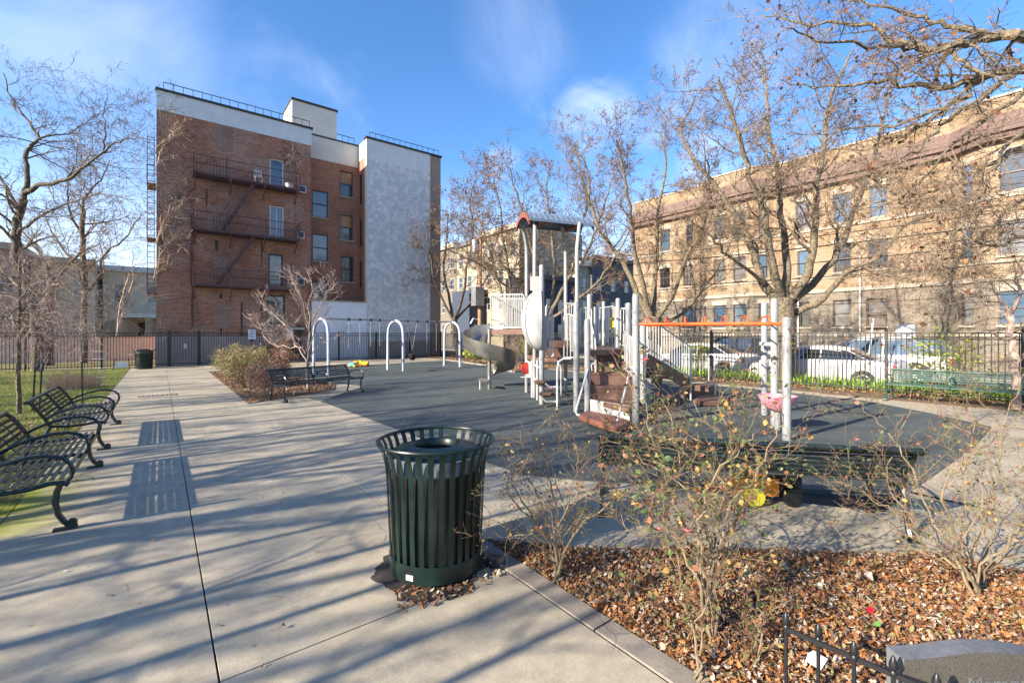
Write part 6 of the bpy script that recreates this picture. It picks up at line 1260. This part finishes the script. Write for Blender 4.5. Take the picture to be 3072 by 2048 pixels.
rose('tall central rose bush with yellowing leaves in front of the green bench', bB, [cane(bB, p, dB, v) for p, v in (([(2125, 1780), (2130, 1640), (2080, 1500), (2040, 1380), (2000, 1240), (1960, 1150)], .6), ([(2120, 1750), (2160, 1620), (2200, 1500), (2280, 1400), (2335, 1300), (2340, 1190)], .3), ([(2100, 1780), (2050, 1660), (1980, 1540), (1900, 1440), (1850, 1360)], .9), ([(2130, 1760), (2140, 1600), (2150, 1450), (2120, 1320), (2080, 1200)], 1.0), ([(2110, 1760), (2060, 1600), (2000, 1440), (1960, 1300), (1930, 1200)], .2), ([(2150, 1760), (2210, 1640), (2240, 1540), (2250, 1440)], .6), ([(2120, 1740), (2100, 1600), (2130, 1480), (2190, 1380), (2260, 1300)], -.2), ([(2140, 1700), (2200, 1560), (2150, 1430), (2020, 1330), (1900, 1280)], .5), ([(2060, 1800), (2020, 1650), (1960, 1580), (1900, 1560)], -.3), ([(2110, 1760), (2080, 1500), (1960, 1400), (1860, 1330), (1780, 1300)], 1.2), ([(2120, 1740), (2180, 1480), (2200, 1330), (2160, 1220), (2200, 1130)], .9))], 102, 1700, .031, ((2058, 1595, 2.6, .03), (1935, 1083, 3.0, .032), (2330, 1200, 2.7, .02), (1975, 1590, 2.7, .018), (1920, 1310, 3.0, .02)), .011, .42)
bC = G(2935, 1795); dC = bC.dot(FW)
rose('right rose bush with long arching bare canes', bC, [cane(bC, p, dC, v) for p, v in (([(2870, 1700), (2760, 1620), (2680, 1540), (2600, 1480), (2560, 1420)], .4), ([(2880, 1690), (2800, 1560), (2740, 1440), (2680, 1320), (2600, 1230), (2540, 1180)], .6), ([(2910, 1680), (2880, 1560), (2900, 1420), (2920, 1300), (2900, 1180)], .8), ([(2930, 1680), (2960, 1540), (3000, 1400), (3010, 1280), (3060, 1160)], .3), ([(2950, 1700), (3040, 1600), (3072, 1560), (3120, 1500)], -.2), ([(2900, 1700), (2840, 1500), (2880, 1380), (2960, 1340)], -.3), ([(2890, 1700), (2740, 1560), (2660, 1440), (2720, 1260), (2740, 1160)], 1.2), ([(2920, 1700), (2860, 1600), (2700, 1530), (2640, 1560), (2500, 1500)], .1), ([(2940, 1690), (2990, 1560), (2960, 1380), (2840, 1250), (2800, 1190)], 1.0), ([(2960, 1730), (3030, 1660), (3100, 1560), (3140, 1440)], .6))], 103, 560, .028, ((2570, 1320, 3.2, .018), (2990, 1330, 3.0, .015)), .010, .44)
bD = G(2100, 2040, .0); dD = bD.dot(FW)
rose('small sprouting rose with a few upright tan canes at the bottom of the bed', bD, [cane(bD, p, dD, v) for p, v in (([(2085, 1940), (2070, 1850), (2040, 1760), (2000, 1680)], .2), ([(2088, 1940), (2100, 1840), (2140, 1780), (2150, 1740)], .1), ([(2260, 2000), (2280, 1900), (2270, 1820)], .2), ([(2220, 1990), (2290, 1860), (2390, 1780)], .3))], 104, 40, .04, (), .008, .16)

# ------------------------------------------------------------------ memorial stone and low fence
ms_ = thing('memorial_stone', W(2900, 1.86), label='dark granite memorial stone with a curved top behind the low fence', cat='memorial stone')
us_ = (RT*1+FW*.04).normalized(); ns_ = Vector((us_.y, -us_.x, 0)); c0_ = W(2712, 1.79); Ls = .72; ztop = [.468, .469, .473, .480, .486, .488, .486, .479, .468, .455, .442, .43]
def sprof(y0, y1, m, nm):
    mb = MB(); n = len(ztop)
    for k, yo in enumerate((y0, y1)):
        for i, z in enumerate(ztop): p = c0_+us_*Ls*i/(n-1)-ns_*yo; mb.v += [(p.x, p.y, 0), (p.x, p.y, z)]
    for i in range(n-1):
        a = i*2; b = n*2+i*2; mb.f += [(a, a+2, a+3, a+1), (b+1, b+3, b+2, b), (a+1, a+3, b+3, b+1)]; mb.mi += [0, 0, 1]
    mb.f += [(0, 1, n*2+1, n*2), (n*2-2, n*4-2, n*4-1, n*2-1)]; mb.mi += [1, 1]; return mb.build(nm, m, ms_, world=True)
sprof(0, .080, [GRAN, GRANT], 'stone')
cu = bpy.data.curves.new('inscription', 'FONT'); cu.body = 'In Memory'; cu.size = .085; cu.extrude = .001; to = bpy.data.objects.new('inscription', cu); C.objects.link(to)
dg_ = bpy.context.evaluated_depsgraph_get(); me = bpy.data.meshes.new_from_object(to.evaluated_get(dg_)); bpy.data.objects.remove(to)
me.materials.clear(); me.materials.append(GRANT); o = bpy.data.objects.new('inscription', me); C.objects.link(o); o.parent = ms_
tp = c0_+us_*.17+ns_*.003+Vector((0, 0, .335))-Vector(ms_.location); o.matrix_local = Matrix.Translation(tp) @ Matrix((( us_.x, 0, ns_.x, 0), (us_.y, 0, ns_.y, 0), (0, 1, 0, 0), (0, 0, 0, 1)))
lf_ = thing('low_fence', W(2358, 2.036), label='low black garden fence with pointed finials at the bottom right', cat='fence')
pp = [W(2358, 2.036), W(2455, 1.954), W(2562, 1.845), W(2680, 1.76), W(2810, 1.67), W(2950, 1.585), W(3100, 1.50)]
for z in (.43, .14): MB().bar(pp[0]+Vector((0, 0, z)), pp[-1]+Vector((0, 0, z)), .012, .02).build('rail', FENCE, lf_, world=True)
for i, p in enumerate(pp):
    r_ = .008; k = MB().tube([p, p+Vector((0, 0, .45))], r_, 8).build('picket', FENCE, lf_, True, True)
    MB().lathe([(.008, .43), (.013, .435), (.013, .442), (.009, .448), (.014, .458), (.015, .470), (.010, .49), (.005, .502), (.001, .506)], tuple(p), 10).build('finial', FENCE, k, True, True)
back = pp[0]; u = (W(2200, 1.5)-pp[0]).normalized()

# ------------------------------------------------------------------ street furniture: pole, wires, sandwich board
pd = onX(1440, 17.9); pg = W(1440, pd); up_ = thing('utility_pole', pg, label='brown wooden utility pole with grey cabinet and two transformers', cat='utility pole')
MB().tube([pg, pg+Vector((0, 0, 4.5)), pg+Vector((.05, 0, 9.0))], [.17, .15, .11], 10).build('pole', WOODP, up_, True, True)
a = PD(1433, 885, pd-.3); MB().cbox(a.x-.35, a.y-.3, a.z-.75, a.x+.35, a.y+.3, a.z+.55, .03).build('cabinet', GALV, up_, world=True)
for px, py in ((1425, 740), (1470, 752)): a = PD(px, py, pd); MB().lathe([(.001, -.5), (.24, -.5), (.26, -.45), (.26, .42), (.2, .5), (.001, .52)], tuple(a), 14).build('transformer', GALV, up_, True, True)
MB().bar(PD(1410, 715, pd), PD(1480, 715, pd), .12).build('crossarm', WOODP, up_, world=True); MB().tube([PD(1440, 960, pd), PD(1420, 955, pd), PD(1412, 970, pd)], .05, 6).build('conduit', GALV, up_, world=True)
for i, (z0_, z1_, x1_, m_) in enumerate(((6.6, 6.2, 24.5, .02), (6.2, 5.7, 24.3, .028), (5.6, 5.0, 24.3, .02), (5.0, 4.3, 24, .018), (7.4, 7.0, 24, .012), (3.6, 3.3, 24.4, .014))):
    n = 26; pts = [Vector((pg.x+(x1_-pg.x)*k/n, pg.y+(-3-pg.y)*k/n, z0_+(z1_-z0_)*k/n-.5*math.sin(math.pi*k/n))) for k in range(n+1)]
    o = MB().tube(pts, m_, 5).build('overhead_wire', BLACKP, None, True); tag(o, ('thin upper', 'thick second', 'third', 'fourth', 'highest thin', 'lowest')[i] + ' overhead cable running from the utility pole along the street', 'cable', 'overhead cables')
g = G(365, 1110); sb = thing('sandwich_board', g, label='small white folding board standing on the lawn by the far bin', cat='board'); 
for s_ in (-1, 1): MB().bar((-.3*s_, 0, 0), (-.24*s_, .05, .55), .03).build('leg', BLACKP, sb)
MB().box(-.25, -.02, .12, .25, 0, .40).build('panel', PAPER, sb)
wp = fx(2600, 1100, 19.0); wl = thing('leaning_pole', (wp.x, wp.y, -.14), label='thin white pole leaning beside the nearer white sedan', cat='pole'); MB().tube([Vector((19.5, fx(2598, 1090, 19.5).y, -.1)), Vector((19.5, fx(2620, 960, 19.5).y, fx(2620, 955, 19.5).z))], .03, 8).build('pole', WFRW, wl, world=True)
bd = thing('cellar_enclosure', (fy(790, 1050, 30.6).x, 30.55, 0), label='dark blue cellar door enclosure at the foot of the brick wall behind the shrubs', cat='door')
MB().box(-.2, -.1, 0, 1.9, .3, 1.15).build('enclosure', BLUEP, bd); MB().box(-.1, -.13, .1, .8, -.1, 1.05).build('door_panel', GLASSD, bd); MB().box(.95, -.13, .1, 1.8, -.1, 1.05).build('door_panel', GLASSD, bd)
import sys; print('objects', len(bpy.data.objects), 'tris', sum(len(m.loop_triangles) if m.loop_triangles else sum(len(p.vertices)-2 for p in m.polygons) for m in bpy.data.meshes))
